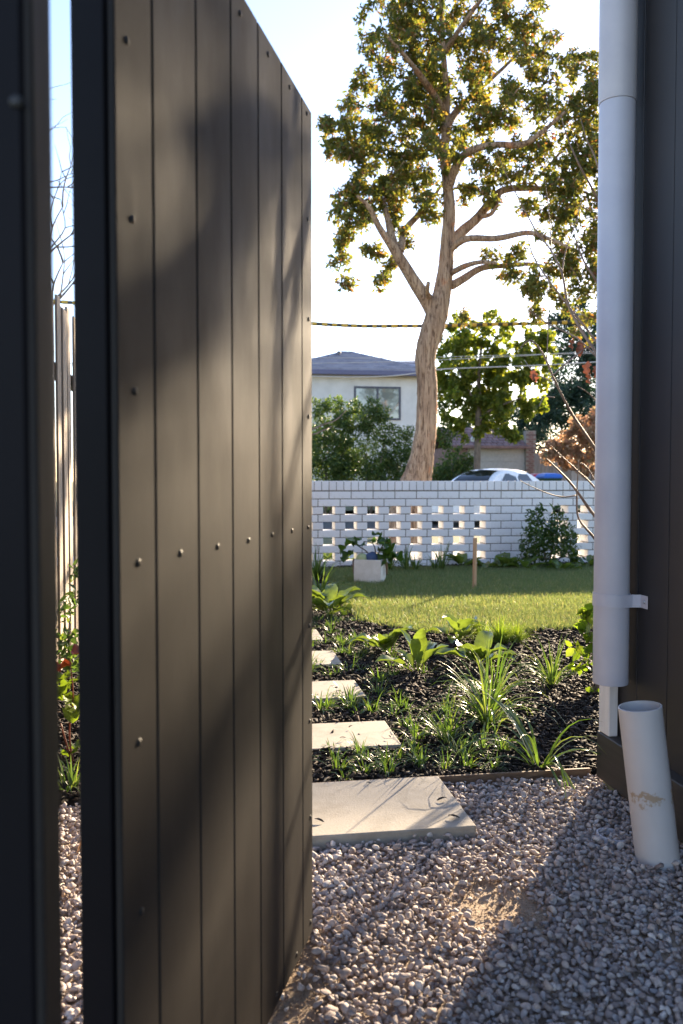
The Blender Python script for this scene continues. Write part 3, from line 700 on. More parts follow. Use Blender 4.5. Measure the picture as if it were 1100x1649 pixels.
def broad(loc, n, L, W, seed, label, mat='leaf_broad', name='broad_leaf_plant', up=0.9, group=None):
    r = random.Random(seed); t = root(name, loc, label, 'plant', group)
    for i in range(n):
        az = 2*math.pi*(i/n)+r.uniform(-0.5, 0.5); th = R(r.uniform(30, 85))*up; l = 1.3*L*r.uniform(0.7, 1.15)
        mb = paddle(l, 1.3*W*r.uniform(0.75, 1.15), th, r.uniform(0.5, 1.5), r.uniform(0.22, 0.35), az, seed*31+i)
        mb.v = [(v[0]+loc[0], v[1]+loc[1], max(v[2], 0.01)+loc[2]) for v in mb.v]
        mb.build('leaf', M[mat], t, True)
    return t
G = lambda px, py: tuple(gp(px, py, 0.012))
broad(G(622,1052), 13, 0.17, 0.085, 1, 'broad leaved plant beside the third paver, left of the upright one', up=0.85)
broad(G(672,1085), 9, 0.20, 0.062, 2, 'upright broad leaved plant with reddish base, centre of the mulch bed', up=1.05)
broad(G(740,1033), 10, 0.17, 0.085, 3, 'broad leaved plant at the lawn edge beside the feathery lime plant')
broad(G(773,1072), 11, 0.17, 0.095, 4, 'broad leaved plant in the bed just behind the tallest strappy clump', up=0.85)
broad(G(532,990), 12, 0.22, 0.10, 5, 'bright broad leaved plant near the lawn corner beside the gate edge', up=0.85)
broad(G(512,985), 9, 0.20, 0.09, 6, 'broad leaved plant half hidden behind the gate edge by the lawn', up=0.8)
for k, (px, py, lab) in enumerate([(520,908,'low broad leaved plant at the wall left of the white bag'), (548,908,'low dark broad leaved plant just left of the white bag'),
        (745,914,'broad leaved plant at the wall foot left of the timber stake'), (792,916,'leafy plant at the wall foot just right of the timber stake'),
        (815,916,'yellow green leafy plant at the wall midway between stake and shrub'), (845,918,'bright leafy plant at the left foot of the round shrub'),
        (905,920,'low blue green leafy plant at the right foot of the round shrub'), (946,914,'bright leafy plant at the wall next to the downpipe')]):
    broad(G(px, py), 10, 0.19, 0.09, 20+k, lab, up=0.7)
strap(G(785,1168), 78, 0.38, 0.0085, 1.6, 31, 'tallest strappy clump in the middle of the mulch bed', arch=1.35)
strap(G(797,1128), 44, 0.32, 0.008, 1.3, 32, 'upright strappy clump directly behind the tallest one')
strap(G(888,1103), 46, 0.26, 0.007, 1.25, 33, 'strappy clump standing apart near the downpipe')
strap(G(868,1238), 24, 0.40, 0.012, 1.6, 34, 'sparse wide bladed strappy plant nearest the stormwater pipe', arch=1.2)
strap(G(720,1195), 26, 0.22, 0.007, 1.6, 35, 'low arching strappy tuft left of the tallest clump')
strap(G(655,921), 26, 0.34, 0.014, 0.9, 36, 'strappy tuft at the wall right of the white bag')
strap(G(668,921), 20, 0.26, 0.014, 1.0, 37, 'shorter strappy tuft at the wall, second right of the bag')
strap(G(700,920), 22, 0.26, 0.014, 1.0, 38, 'strappy tuft at the wall left of the pair before the stake')
strap(G(712,920), 24, 0.36, 0.014, 0.8, 39, 'tall strappy tuft at the wall between bag and stake')
strap(G(628,921), 26, 0.36, 0.016, 0.8, 40, 'strappy tuft touching the right side of the white bag')
strap(G(516,962), 50, 0.34, 0.012, 1.2, 41, 'dark arching strappy clump beside the gate edge at the lawn')
strap(G(510,935), 50, 0.38, 0.012, 1.0, 42, 'dark strappy clump farther back beside the gate edge')
# feathery lime plant
c = gp(806, 1040)
lp = root('feathery_plant', c, 'feathery lime green cushion plant at the edge of the lawn', 'plant')
strap_clump(320, 0.19, 0.0045, 1.3, 51, 5).build('foliage', M['leaf_lime'], lp, True).location = c
lp.children[0].matrix_parent_inverse = Matrix.Translation(-lp.location)
for ox, oy, sd in ((0.11, 0.03, 52), (-0.10, 0.02, 53)):
    o = strap_clump(240, 0.16, 0.0045, 1.3, sd, 5).build('foliage', M['leaf_lime'], lp, True); o.location = c+Vector((ox, oy, 0))
# little tufts of ground cover between the pavers
tm = [strap_clump(n, L, 0.0055, 1.5, 60+i, 5, 1.1).mesh('tuft', M['leaf_strap'], True) for i, (n, L) in enumerate([(16, 0.085), (22, 0.10), (12, 0.075), (28, 0.095), (18, 0.12)])]
rt = random.Random(77); placed = []
px1 = p1x1
def tuft_ok(x, y):
    for a, b, fy, _ in PV[1:]:
        A, B = gp(*a), gp(*b)
        if A.y-0.03 < y < B.y+0.03 and x < A.x+0.03: return False
    return all((x-u)**2+(y-v_)**2 > 0.0035 for u, v_ in placed)
tries = 0
while len(placed) < 120 and tries < 6000:
    tries += 1; y = EDGE_Y+0.06+rt.random()**1.2*3.4; x = 0.66+rt.gauss(0, 0.17) if rt.random() < 0.72 else rt.uniform(0.0, 0.62)
    if y < EDGE_Y+0.45 and rt.random() < 0.5: x = rt.uniform(0.25, 1.1)
    if x > 1.15 or not tuft_ok(x, y): continue
    placed.append((x, y))
    o = bpy.data.objects.new('ground_cover_tuft', tm[rt.randrange(5)]); o.location = (x, y, 0.012); o.rotation_euler = (0, 0, rt.uniform(0, 6.3)); s = rt.uniform(0.7, 1.15); o.scale = (s, s, s); COL.objects.link(o)
    tag(o, 'small grassy ground cover tuft in the mulch beside the pavers', 'plant', 'ground cover tufts along the path')
# round shrub by the wall
def shrub(name, label, stems, blobs, per, size, leaf, seed, group=None, base=None, bark='bark2', cat='shrub', shell=0.3):
    b0 = stems[0][0][0]; t = root(name, (b0[0], b0[1], 0), label, cat, group)
    for pts, r0, r1 in stems:
        n = len(pts); P_, R_ = spline(pts, [r0+(r1-r0)*i/(n-1) for i in range(n)], 4); MB().tube(P_, R_, 7).build('stem', M[bark], t, True)
    foliage('foliage', blobs, per, size, M[leaf], seed, t, base, shell); return t
def blob(px, py, rpx, d, dd=0.0, ry=None, sq=1.0):
    c = at(px, py, d+dd); r = rpx*d/FPX; return (tuple(c), r, ry or r, r*sq)
b = gp(882, 916); dsh = b.dot(_F)
bl_ = [blob(882,880,34,dsh), blob(862,870,26,dsh,-.1), blob(905,868,26,dsh,-.1), blob(860,835,17,dsh), blob(868,820,9,dsh), blob(898,845,17,dsh), blob(900,824,10,dsh), blob(850,895,16,dsh), blob(918,890,18,dsh,.05), blob(880,850,20,dsh), blob(920,865,12,dsh)]
shrub('wall_shrub', 'round leafy green shrub against the white brick wall', [([b, at(868,850,dsh), at(862,815,dsh)], 0.012, 0.003), ([b, at(895,860,dsh), at(900,822,dsh)], 0.012, 0.003), ([b, at(910,890,dsh), at(922,865,dsh)], 0.01, 0.003)], bl_, 500, 0.062, 'leaf_shrub', 81)
# shrub beside the downpipe
b = gp(962, 1120); dsh = b.dot(_F)
bl_ = [blob(950,985,12,dsh), blob(945,1010,13,dsh), blob(950,1035,16,dsh), blob(935,1050,16,dsh), blob(928,1075,13,dsh), blob(952,1072,15,dsh), blob(960,1000,20,dsh,.1), blob(975,1040,28,dsh,.1), blob(956,1110,9,dsh), blob(985,990,30,dsh,.15), blob(940,985,6,dsh)]
shrub('young_shrub', 'young light green leafy shrub behind the foot of the downpipe', [([b, at(955,1060,dsh), at(945,985,dsh)], 0.006, 0.002), ([b, at(965,1060,dsh), at(975,980,dsh+.1)], 0.006, 0.002), ([b, at(945,1085,dsh), at(927,1072,dsh)], 0.005, 0.002)], bl_, 480, 0.05, 'leaf_lime', 82, base=ROUND_V)
# planting seen through the gap left of the gate
c = gp(112, 1235)
t = root('vine_plant', c, 'lime and red leaved plant in the gap left of the gate', 'plant')
dl = c.dot(_F)
for pts in ([(118,1235),(112,1180),(118,1120),(112,1060)], [(118,1235),(108,1200),(98,1165)], [(118,1235),(116,1215),(106,1205)]):
    P_, R_ = spline([at(x, y, dl) for x, y in pts], [0.004-0.0008*i for i in range(len(pts))], 4); MB().tube(P_, R_, 6).build('stem', M['dead_leaf'], t, True)
rr = random.Random(9)
for i, (px, py, s, mt) in enumerate([(112,1055,.085,'leaf_red'),(104,1072,.08,'leaf_red'),(122,1068,.08,'leaf_red'),(115,1090,.075,'leaf_lime'),(104,1105,.07,'leaf_lime'),(122,1110,.08,'leaf_lime'),(110,1128,.08,'leaf_lime'),(124,1138,.07,'leaf_lime'),(105,1085,.06,'leaf_lime'),(103,1207,.06,'leaf_lime'),(112,1215,.055,'leaf_lime'),(98,1120,.07,'leaf_lime'),(130,1095,.07,'leaf_lime')]):
    p = at(px, py, dl+rr.uniform(-.05, .05)); mb = paddle(1.4*s, s*1.1, rr.uniform(-0.4, 0.5), 0.8, 0.05, rr.uniform(0, 6.3), i, 0.2)
    mb.v = [(v[0]+p.x, v[1]+p.y, v[2]+p.z) for v in mb.v]; mb.build('leaf', M[mt], t, True)
d0 = gp(112, 1105).dot(_F)
shrub('dark_shrub', 'dark green shrub at the foot of the paling fence', [([gp(110,1100), at(112,1000,d0)], 0.01, 0.004)], [blob(112,1030,22,d0), blob(105,985,18,d0,.2), blob(125,960,18,d0,.4), blob(122,920,14,d0,.5), blob(112,1070,20,d0), blob(90,1040,25,d0)], 900, 0.05, 'leaf_dark', 83)
P_, R_ = spline([gp(102,1442,0.02), at(116,1400,2.2), gp(132,1352,0.05)], [0.004, 0.0035, 0.003], 4)
o = MB().tube(P_, R_, 7).build('dry_stick', M['stake'], None, True); tag(o, 'pale dry stick lying on the gravel in the gap left of the gate', 'stick')
strap(G(112,1275), 30, 0.16, 0.006, 1.3, 44, 'low grassy tuft in the mulch in the gap left of the gate')

# ------------------------------------------------------------------ stake
s0 = gp(764, 951); ds = s0.dot(_F); top = at(764, 866, ds)
o = MB().box(-0.014, 0.014, -0.014, 0.014, -0.05, top.z, 0.002).build('timber_stake', M['stake']); o.location = (s0.x, s0.y, 0); o.rotation_euler = (0, R(0.6), R(25))
tag(o, 'thin timber stake standing in the lawn', 'stake')

# ------------------------------------------------------------------ white bag with plant
bc = gp(596, 940); db = bc.dot(_F); pm = FPX/db
bag = root('canvas_bag', bc, 'white cube shaped bag with brown rope handles on the lawn', 'bag')
bw = 40/pm; bh = (940-900)/pm; ang = R(-22)
rot = Matrix.Translation(bc) @ Matrix.Rotation(ang, 4, 'Z')
def bloc(mb): mb.v = [tuple(rot @ Vector(v)) for v in mb.v]; return mb
hw = bw*0.54
mb = MB(); n = 8
prof = [(hw*0.95, 0.0), (hw*1.0, 0.01), (hw*1.02, bh*0.5), (hw*1.0, bh), (hw*0.97, bh+0.004), (hw*0.95, bh-0.01), (hw*0.93, bh*0.72)]
for r_, z in prof:
    for sx, sy in ((-1,-1),(0,-1.03),(1,-1),(1.03,0),(1,1),(0,1.03),(-1,1),(-1.03,0)): mb.v.append((sx*r_, sy*r_, z))
for i in range(len(prof)-1):
    for j in range(8): k = (j+1) % 8; mb.f.append((i*8+j, i*8+k, (i+1)*8+k, (i+1)*8+j))
mb.f.append(tuple(reversed(range(8)))); mb.f.append(tuple((len(prof)-1)*8+j for j in range(8)))
bloc(mb).build('bag_body', M['bag'], bag)
for sgn in (-1, 1):
    pts = [(sgn*hw*1.03, -hw*0.5, bh*0.85), (sgn*hw*1.12, -hw*0.45, bh*1.0), (sgn*hw*1.28, -hw*0.1, bh*0.86), (sgn*hw*1.25, hw*0.1, bh*0.4), (sgn*hw*1.15, hw*0.4, bh*0.7), (sgn*hw*1.03, hw*0.5, bh*0.85)]
    P_, R_ = spline(pts, [0.008]*6, 5); bloc(MB().tube(P_, R_, 7)).build('rope_handle', M['rope'], bag, True)
def ball(px, py, r, mat, name, lab):
    c = at(px, py, db-0.02); V = IV*np.array([r, r, r*0.85]) + np.array(c)
    V += np.random.default_rng(int(px)).normal(0, r*0.04, V.shape)
    o = MB().add(V.tolist(), IF).build(name, M[mat], None, True); tag(o, lab, 'cloth')
ball(583, 899, 0.062, 'green_ball', 'cloth_bundle', 'pale green rolled bundle sticking out of the white bag')
ball(598.5, 898, 0.068, 'blue_ball', 'cloth_bundle', 'dark blue rolled bundle sticking out of the white bag')
pp = root('leafy_seedling', (bc.x, bc.y, bc.z), 'broad leaved young plant growing out of the white bag', 'plant')
for pts in ([(606,915),(605,890),(600,875),(585,872)], [(606,915),(610,890),(622,873),(632,880)], [(606,915),(592,890),(578,880)]):
    P_, R_ = spline([at(x, y, db) for x, y in pts], [0.008-0.0015*i for i in range(len(pts))], 4); MB().tube(P_, R_, 6).build('stem', M['bark2'], pp, True)
for i, (px, py, s) in enumerate([(578,876,.16),(574,892,.13),(598,876,.15),(612,888,.17),(618,875,.13),(632,878,.14),(624,900,.18),(634,897,.15),(590,870,.11),(628,912,.15),(604,868,.10),(585,885,.10)]):
    p = at(px-4, py-5, db+rr.uniform(-.1, .05)); mb = paddle(1.3*s, s*1.0, rr.uniform(-0.5, 0.2), 0.9, 0.05, rr.uniform(0, 6.3), i+40, 0.25)
    mb.v = [(v[0]+p.x, v[1]+p.y, v[2]+p.z) for v in mb.v]; mb.build('leaf', M['leaf_shrub'], pp, True)

# ================================================================== TREES
def limbs(t, name, d, lines, mat, n=12, sub=6, scale=1.0, wob=0.0, seed=0, ridge=0):
    """lines: list of [(px,py,width_px,depth offset)...]"""
    r = random.Random(seed)
    for ln in lines:
        pts = [at(x, y, d+dd) for x, y, w_, dd in ln]; rad = [w_*d/FPX/2*scale for x, y, w_, dd in ln]
        P_, R_ = spline(pts, rad, sub)
        R_ = [q*(1+r.uniform(-wob, wob)) for q in R_]
        mb = MB().tube(P_, R_, n)
        if ridge:
            for i, q in enumerate(P_):
                for j in range(n):
                    v = Vector(mb.v[i*n+j]); k_ = 1+ridge*(math.sin(j*2.1+0.35*i*0.5+math.sin(i*0.31)*1.5)*0.6+math.sin(j*0.9+i*0.12)*0.5+r.uniform(-.5, .5)); mb.v[i*n+j] = tuple(q+(v-q)*k_)
        mb.build(name, M[mat], t, True)
TD = 13.6
tb_ = at(672, 774, TD)
tree = root('street_tree', (tb_.x, tb_.y, 0), 'tall gum like tree with leaning pale trunk behind the white wall', 'tree')
limbs(tree, 'trunk', TD, [[(640,905,82,0),(650,850,72,0),(664,795,60,0),(674,760,50,0),(681,725,42,0),(687,680,38,0),(688,620,37,0),(685,575,37,0),(695,535,42,0),(705,500,40,0),(713,465,32,0),(718,430,28,0),(721,385,25,0),(724,340,22,0),(720,290,19,0),(716,250,18,0),(718,200,15,0.1),(719,150,12,.1),(714,80,9,0),(710,0,7,0),(706,-80,5,0),(700,-170,3,0)]], 'bark', 34, 9, 0.86, 0.02, 1, 0.05)
limbs(tree, 'branch', TD, [
    [(704,520,26,0),(692,492,25,0),(668,455,21,-.1),(645,418,18,-.2),(628,392,14,-.3),(610,365,10,-.4),(595,335,8,-.5),(575,315,4,-.6)],
    [(640,412,16,-.2),(632,385,14,-.1),(624,350,10,0),(618,320,5,.1)],
    [(645,405,12,-.2),(652,372,11,.1),(675,345,10,.3),(698,318,6,.5),(715,290,3,.6)],
    [(722,395,18,0),(745,372,17,.2),(770,350,15,.3),(795,318,13,.5),(815,305,12,.7),(850,303,10,.8),(900,306,8,1),(945,310,5,1.1)],
    [(722,405,12,0),(750,385,11,-.3),(800,384,10,-.5),(850,375,8,-.6),(885,385,6,-.7),(920,400,3,-.8)],
    [(728,460,14,0),(748,448,13,.2),(775,432,11,.4),(810,428,9,.6),(860,426,7,.8),(905,440,3,1)],
    [(726,440,10,0),(750,428,9,-.4),(775,422,7,-.6),(800,424,4,-.8)],
    [(770,350,8,.3),(790,345,7,.1),(800,330,5,0),(810,300,3,-.2)],
    [(720,310,16,0),(730,280,14,-.2),(742,255,13,-.3),(765,240,11,-.5),(800,233,10,-.6),(840,233,9,-.7),(870,215,7,-.8),(910,180,4,-.9)],
    [(716,210,14,0),(735,180,12,.4),(765,150,9,.7),(810,110,6,1),(850,70,3,1.2)],
    [(716,180,12,0),(690,140,10,-.4),(660,100,7,-.7),(625,60,4,-1)],
    [(716,240,10,0),(690,210,9,.5),(650,190,6,.9),(590,195,3,1.2)],
    [(712,90,9,0),(745,40,7,-.4),(790,-20,4,-.8)], [(712,60,8,0),(680,10,6,.5),(650,-50,3,.8)],
    [(850,303,6,.8),(890,260,5,1),(930,210,3,1.2)], [(945,310,5,1.1),(960,380,4,1.1),(950,450,2,1.2)],
    [(692,480,9,0),(688,470,8,-.5),(690,455,6,-.7)]], 'bark', 10, 5, 1, 0.03, 2)
CR = [(565,350,20),(555,380,14),(600,400,14),(640,365,14),(880,440,26),(930,260,34),(935,430,30),(965,400,36),(790,320,14),(545,215,24),(580,250,28),(630,280,30),(575,300,20),(870,250,30),(960,250,40),(920,330,30),(905,420,24),(925,480,26),(880,300,24),(770,300,16),(850,330,16),(640,340,16),(585,345,18),(745,310,14),(700,210,40),(700,150,40),(775,80,40),(660,60,40),(960,160,40),(620,30,52),(690,20,66),(770,30,62),(840,30,45),(640,105,62),(720,100,62),(800,110,58),(862,68,36),(600,165,48),(660,185,52),(740,180,60),(810,170,50),(570,215,34),(610,235,45),(670,250,48),(528,205,17),(555,235,28),(742,245,38),(800,225,46),(850,180,44),(900,130,40),(935,110,34),(900,215,48),(945,200,46),(955,300,48),(905,285,36),(932,375,42),(950,450,40),(890,345,22),(562,325,24),(590,320,32),(622,305,34),(655,305,32),(545,345,14),(556,395,11),(552,425,15),(556,455,11),(622,445,17),(633,420,9),(682,300,28),(790,280,26),(840,270,34),(690,345,16),(830,410,16),(790,412,15),(868,470,22),(842,455,20),(820,440,14),(752,505,12),(955,520,32),(860,505,14),(870,380,12),(720,400,8),(660,385,10),(700,330,18),
      (640,-50,60),(720,-60,75),(800,-50,65),(690,-140,65),(770,-140,60),(730,-200,50),(1000,150,60),(1010,260,60),(1010,370,55),(1000,470,45),(590,90,18),(585,130,20),(870,120,18)]
rc = random.Random(21); blobs = []
for x, y, r_ in CR:
    for k in range(max(3, int(r_/2.6))):
        a_, q = rc.uniform(0, 6.28), r_*math.sqrt(rc.random())*1.0
        blobs.append(blob(x+q*math.cos(a_), y+q*math.sin(a_)*0.95, rc.uniform(5, 12)+r_*0.05, TD, rc.gauss(0, 1)*r_*TD/FPX*0.9+0.1))
foliage('crown', blobs, 410, 0.084, M['leaf_big'], 91, tree, None, 0.05, 0.55, 0.45)
tw = MB()
for c, rx, ry, rz in blobs[::3]:
    c = Vector(c)
    for k in range(2):
        d = Vector((rc.gauss(0,1), rc.gauss(0,1), rc.gauss(0,.6))); d.normalize(); tw.tube([c-d*rx*1.3, c+Vector((0,0,-.03)), c+d*rx*1.1], [0.012, 0.008, 0.004], 4)
o = tw.build('twigs', M['bark'], tree); o['kind'] = 'stuff'

MD = 26.4; mbp = at(770, 774, MD)
mt = root('young_street_tree', (mbp.x, mbp.y, 0), 'smaller yellow green leafy tree right of the leaning trunk', 'tree')
limbs(mt, 'trunk', MD, [[(768,840,15,0),(768,770,12,0),(769,720,11,0),(770,690,11,0),(771,640,8,0),(772,590,6,0),(778,540,3,0)]], 'bark2', 10)
limbs(mt, 'branch', MD, [[(770,700,8,0),(780,680,6,.2),(800,640,5,.3),(830,600,3,.4)], [(771,660,6,0),(755,630,4,-.2),(735,590,2,-.3)], [(771,680,6,0),(790,660,4,-.4),(840,640,2,-.5)], [(770,660,5,0),(745,645,4,.3),(725,650,2,.3)]], 'bark2', 7)
MC = [(770,570,40),(820,580,40),(760,620,40),(810,645,34),(850,590,34),(740,570,34),(735,650,30),(780,650,30),(722,560,22),(760,535,28),(805,535,34),(850,555,34),(882,578,20),(735,600,34),(785,590,38),(835,610,36),(868,640,18),(722,640,22),(758,655,32),(795,660,26),(742,690,17),(775,690,12),(822,700,12),(845,660,20),(800,630,30),(880,545,14),(730,520,14),(858,600,22), (808,695,12), (715,610,18)]
blobs = []
for x, y, r_ in MC:
    for k in range(max(2, int(r_/2.2))):
        a_, q = rc.uniform(0, 6.28), r_*math.sqrt(rc.random())*1.02
        blobs.append(blob(x+q*math.cos(a_), y+q*math.sin(a_), rc.uniform(5, 10), MD, rc.gauss(0, 1)*r_*MD/FPX*0.7))
foliage('crown', blobs, 185, 0.115, M['leaf_mid'], 92, mt, ROUND_V, 0.1)

def bush(name, label, d, items, per, size, leaf, seed, base=None, cat='shrub', group=None, ry=None, split=6, shell=0.2):
    bl = []; r = random.Random(seed)
    for x, y, q in items:
        bl.append(blob(x, y, q*0.75, d))
        for k in range(split):
            a_ = r.uniform(0, 6.28); bl.append(blob(x+q*0.75*math.cos(a_), y+q*0.75*math.sin(a_), q*r.uniform(0.22, 0.42), d, r.gauss(0, .4)*q*d/FPX))
    x, y, q = items[0]; g_ = at(x, 774, d)
    return shrub(name, label, [([Vector((g_.x, g_.y, -0.1)), at(x, y, d)], 0.06, 0.03), ([Vector((g_.x+.1, g_.y, -0.1)), at(x+q*0.6, y-q*0.3, d)], 0.05, 0.02)], bl, per, size, leaf, seed, group, base, 'bark2', cat, shell)
bush('conifer_hedge', 'dense green hedge shrub in front of the far house window', 25.2, [(590,730,48),(575,675,28),(610,690,30),(600,655,16),(570,655,14),(615,668,16),(590,770,50)], 260, 0.10, 'leaf_dark', 101)
bush('conifer_hedge', 'green shrub against the gate edge left of the taller hedge', 25.0, [(525,735,50),(520,690,30),(538,655,18),(515,655,16),(550,670,18),(540,700,34),(515,770,50)], 260, 0.10, 'leaf_dark', 102)
bush('conifer_hedge', 'dark hedge shrub tucked left of the leaning tree trunk', 25.6, [(640,745,34),(650,720,24),(655,695,14),(640,775,40)], 260, 0.10, 'leaf_dark', 103)
bush('low_hedge', 'low green hedge right of the leaning trunk in front of the garage', 27.2, [(730,745,30),(715,700,24),(752,752,18),(712,660,16),(730,775,36),(775,768,12)], 190, 0.12, 'leaf_dark', 104)
bush('background_tree', 'dark blue green conifer behind the garage at the right', 44.0, [(920,600,44),(890,690,30),(905,650,30),(905,545,34),(940,540,40),(925,660,42),(960,620,45),(895,510,14),(985,560,45),(930,505,22),(975,680,40)], 60, 0.22, 'leaf_conifer', 105, cat='tree', split=9)
bush('background_tree', 'dark round tree behind the garage roof', 43.0, [(860,690,30),(830,665,26),(790,680,26),(880,660,26),(850,720,30),(760,690,24)], 90, 0.22, 'leaf_conifer', 106, cat='tree', split=8)
bush('autumn_shrub', 'pale orange leaved shrub above the grey paling fence', 30.5, [(945,690,26),(922,710,22),(955,715,26),(960,670,14),(905,722,14),(985,700,30),(900,735,14),(890,725,18),(920,740,20),(945,745,22),(880,735,14)], 170, 0.12, 'leaf_orange', 107, ROUND_V)

# street tree beyond the house corner, out of view: its crown shades the top of the gate
xo = Vector((0.05, 1.4, 0))+Vector((SUNDIR.x, SUNDIR.y, 0)).normalized()*21.0
st = root('verge_tree', (xo.x+0.8, xo.y-0.2, 0), 'street tree beyond the house corner dappling the gate', 'tree')
P_, R_ = spline([(xo.x+.8, xo.y-.2, -.1), (xo.x+.7, xo.y, 3), (xo.x+.75, xo.y, 6), (xo.x+.5, xo.y, 8.5), (xo.x+.4, xo.y, 11)], [.2, .16, .13, .08, .03], 6); MB().tube(P_, R_, 10).build('trunk', M['bark'], st, True)
for a_, b_, c_ in (((.75, 0, 6.0), (-.4, .2, 6.9), (-1.2, .3, 7.6)), ((.75, 0, 5.8), (1.6, .3, 7.0), (2.2, .2, 8.0)), ((.75, 0, 6.3), (.1, -.3, 6.9), (-.5, -.5, 7.5)), ((.72, 0, 6.5), (0.2, .3, 7.4), (-.2, .5, 8.2))):
    P_, R_ = spline([xo+Vector(a_), xo+Vector(b_), xo+Vector(c_)], [.07, .05, .02], 5); MB().tube(P_, R_, 7).build('branch', M['bark'], st, True)
bl_ = [((xo.x+rc.gauss(0.3, 1.0), xo.y+rc.gauss(0, 1.0), rc.uniform(7.3, 10.5)), .45, .45, .4) for k in range(60)]+[((xo.x+rc.gauss(0.3, .9), xo.y+rc.gauss(0, .9), rc.uniform(6.2, 7.2)), .24, .24, .2) for k in range(42)]
foliage('crown', bl_, 50, 0.15, M['leaf_big'], 93, st, None, 0.1, 0.5)
# bare sapling behind the downpipe
SD = 4.6; sb = at(1005, 774, SD)
sap = root('bare_sapling', (sb.x, sb.y, 0), 'bare young tree with thin twigs beside the downpipe', 'tree')
limbs(sap, 'trunk', SD, [[(1010,1060,13,0),(1008,960,12,0),(1003,860,11,0),(1000,760,10,0),(1000,640,9,0),(1003,520,7,0),(1000,400,5,0),(990,250,3,0),(985,120,1.5,0)]], 'twig', 8)
SB = [[(1002,800,6,0),(958,722,5,-.1),(922,668,4.2,-.15),(893,612,3.8,-.2),(876,572,3.2,-.2),(855,548,2.4,-.2),(838,560,1.5,-.2)],
      [(890,605,2.6,-.2),(920,578,2.2,-.1),(945,560,1.8,0),(962,552,1.4,0)], [(880,585,2,-.2),(882,545,1.5,-.2),(884,500,1,-.2)], [(893,640,2,-.15),(876,640,1.6,-.2),(868,655,1,-.25)],
      [(1000,640,7,0),(960,568,6,.1),(938,535,5.4,.15),(915,490,4.8,.2),(905,440,4,.2),(885,400,3.4,.25),(865,375,2.8,.3),(838,325,2.2,.3),(815,280,1.6,.3),(800,245,1,.3)],
      [(1000,600,6,.1),(968,560,4.5,.3),(925,505,3.5,.4),(890,460,3,.4),(860,415,2.4,.5),(848,375,1.6,.5),(842,340,1,.5)],
      [(905,440,2.6,.2),(912,400,2.2,.2),(930,350,1.6,.2),(940,300,1,.2)], [(888,405,2.2,.25),(885,350,1.8,.25),(878,290,1,.25)],
      [(1000,520,5,0),(962,455,4,-.2),(940,420,3,-.2),(925,380,2,-.2)], [(1000,450,5,0),(965,330,4,-.2),(935,270,3.2,-.3),(915,225,2.4,-.3),(903,185,1.2,-.3)],
      [(1000,400,4,0),(962,265,3,.1),(945,225,2.4,.1),(935,190,1.2,.1)],
      [(1003,930,5,0),(958,868,4,-.2),(932,835,3.2,-.2),(929,800,2.8,-.2),(930,775,2,-.2),(932,740,1,-.2)], [(1000,880,6,0),(957,830,5,-.1),(932,795,4.4,-.1),(912,770,3.6,-.1),(890,748,2.2,-.1),(880,738,1.4,-.1)],
      [(928,798,2.4,-.1),(905,800,2,-.15),(878,793,1.6,-.2),(845,778,1.2,-.2),(838,773,.8,-.2)], [(1000,850,4,0),(957,785,3.2,.1),(930,758,2.4,.1),(905,735,1.8,.1),(887,718,1.2,.1)], [(957,772,2.6,.1),(945,752,2,.1),(934,745,1.4,.1)],
      [(1000,700,3,.1),(955,640,2.4,.2),(930,622,1.6,.2)], [(800,460,1,.3),(840,490,1.6,.3),(880,520,2.2,.3),(930,545,2.6,.2),(965,580,3,.1)], [(845,580,1,.3),(860,600,1.4,.1),(885,612,2,-.1)]]
limbs(sap, 'branch', SD, SB, 'twig', 6, 5, 1.0, 0.08, 5)
for i, (px, py, s) in enumerate([(862,596,.045),(858,600,.04),(928,545,.05),(934,556,.05),(950,582,.06),(955,590,.05),(930,550,.05),(955,600,.05),(884,212,.04)]):
    p = at(px, py, SD); mb = paddle(s*1.3, s*0.8, R(-70), 0.8, 0.05, rr.uniform(0, 6.3), i, 0.3); mb.v = [(v[0]+p.x, v[1]+p.y, v[2]+p.z) for v in mb.v]; mb.build('leaf', M['dead_leaf'], sap, True)
# second bare sapling whose pale twigs poke out past the gate
S2 = 8.0; s2 = at(440, 774, S2)
sp2 = root('bare_sapling', (s2.x, s2.y, 0), 'pale bare twigs poking out past the gate edge before the hedge', 'tree')
limbs(sp2, 'trunk', S2, [[(436,920,8,0),(438,800,7,0),(440,700,6,0),(436,560,4,0),(440,420,2,0)]], 'twig', 7)
limbs(sp2, 'branch', S2, [[(439,760,4,0),(480,705,3,0),(515,686,2.4,0),(540,677,2,0),(558,660,1,0)], [(439,770,4,0),(485,708,3,0),(510,698,2.4,0),(535,686,1.4,0)], [(440,640,3,0),(420,560,2,0),(400,500,1,0)], [(440,660,3,0),(470,600,2,0),(490,540,1,0)]], 'twig', 6)
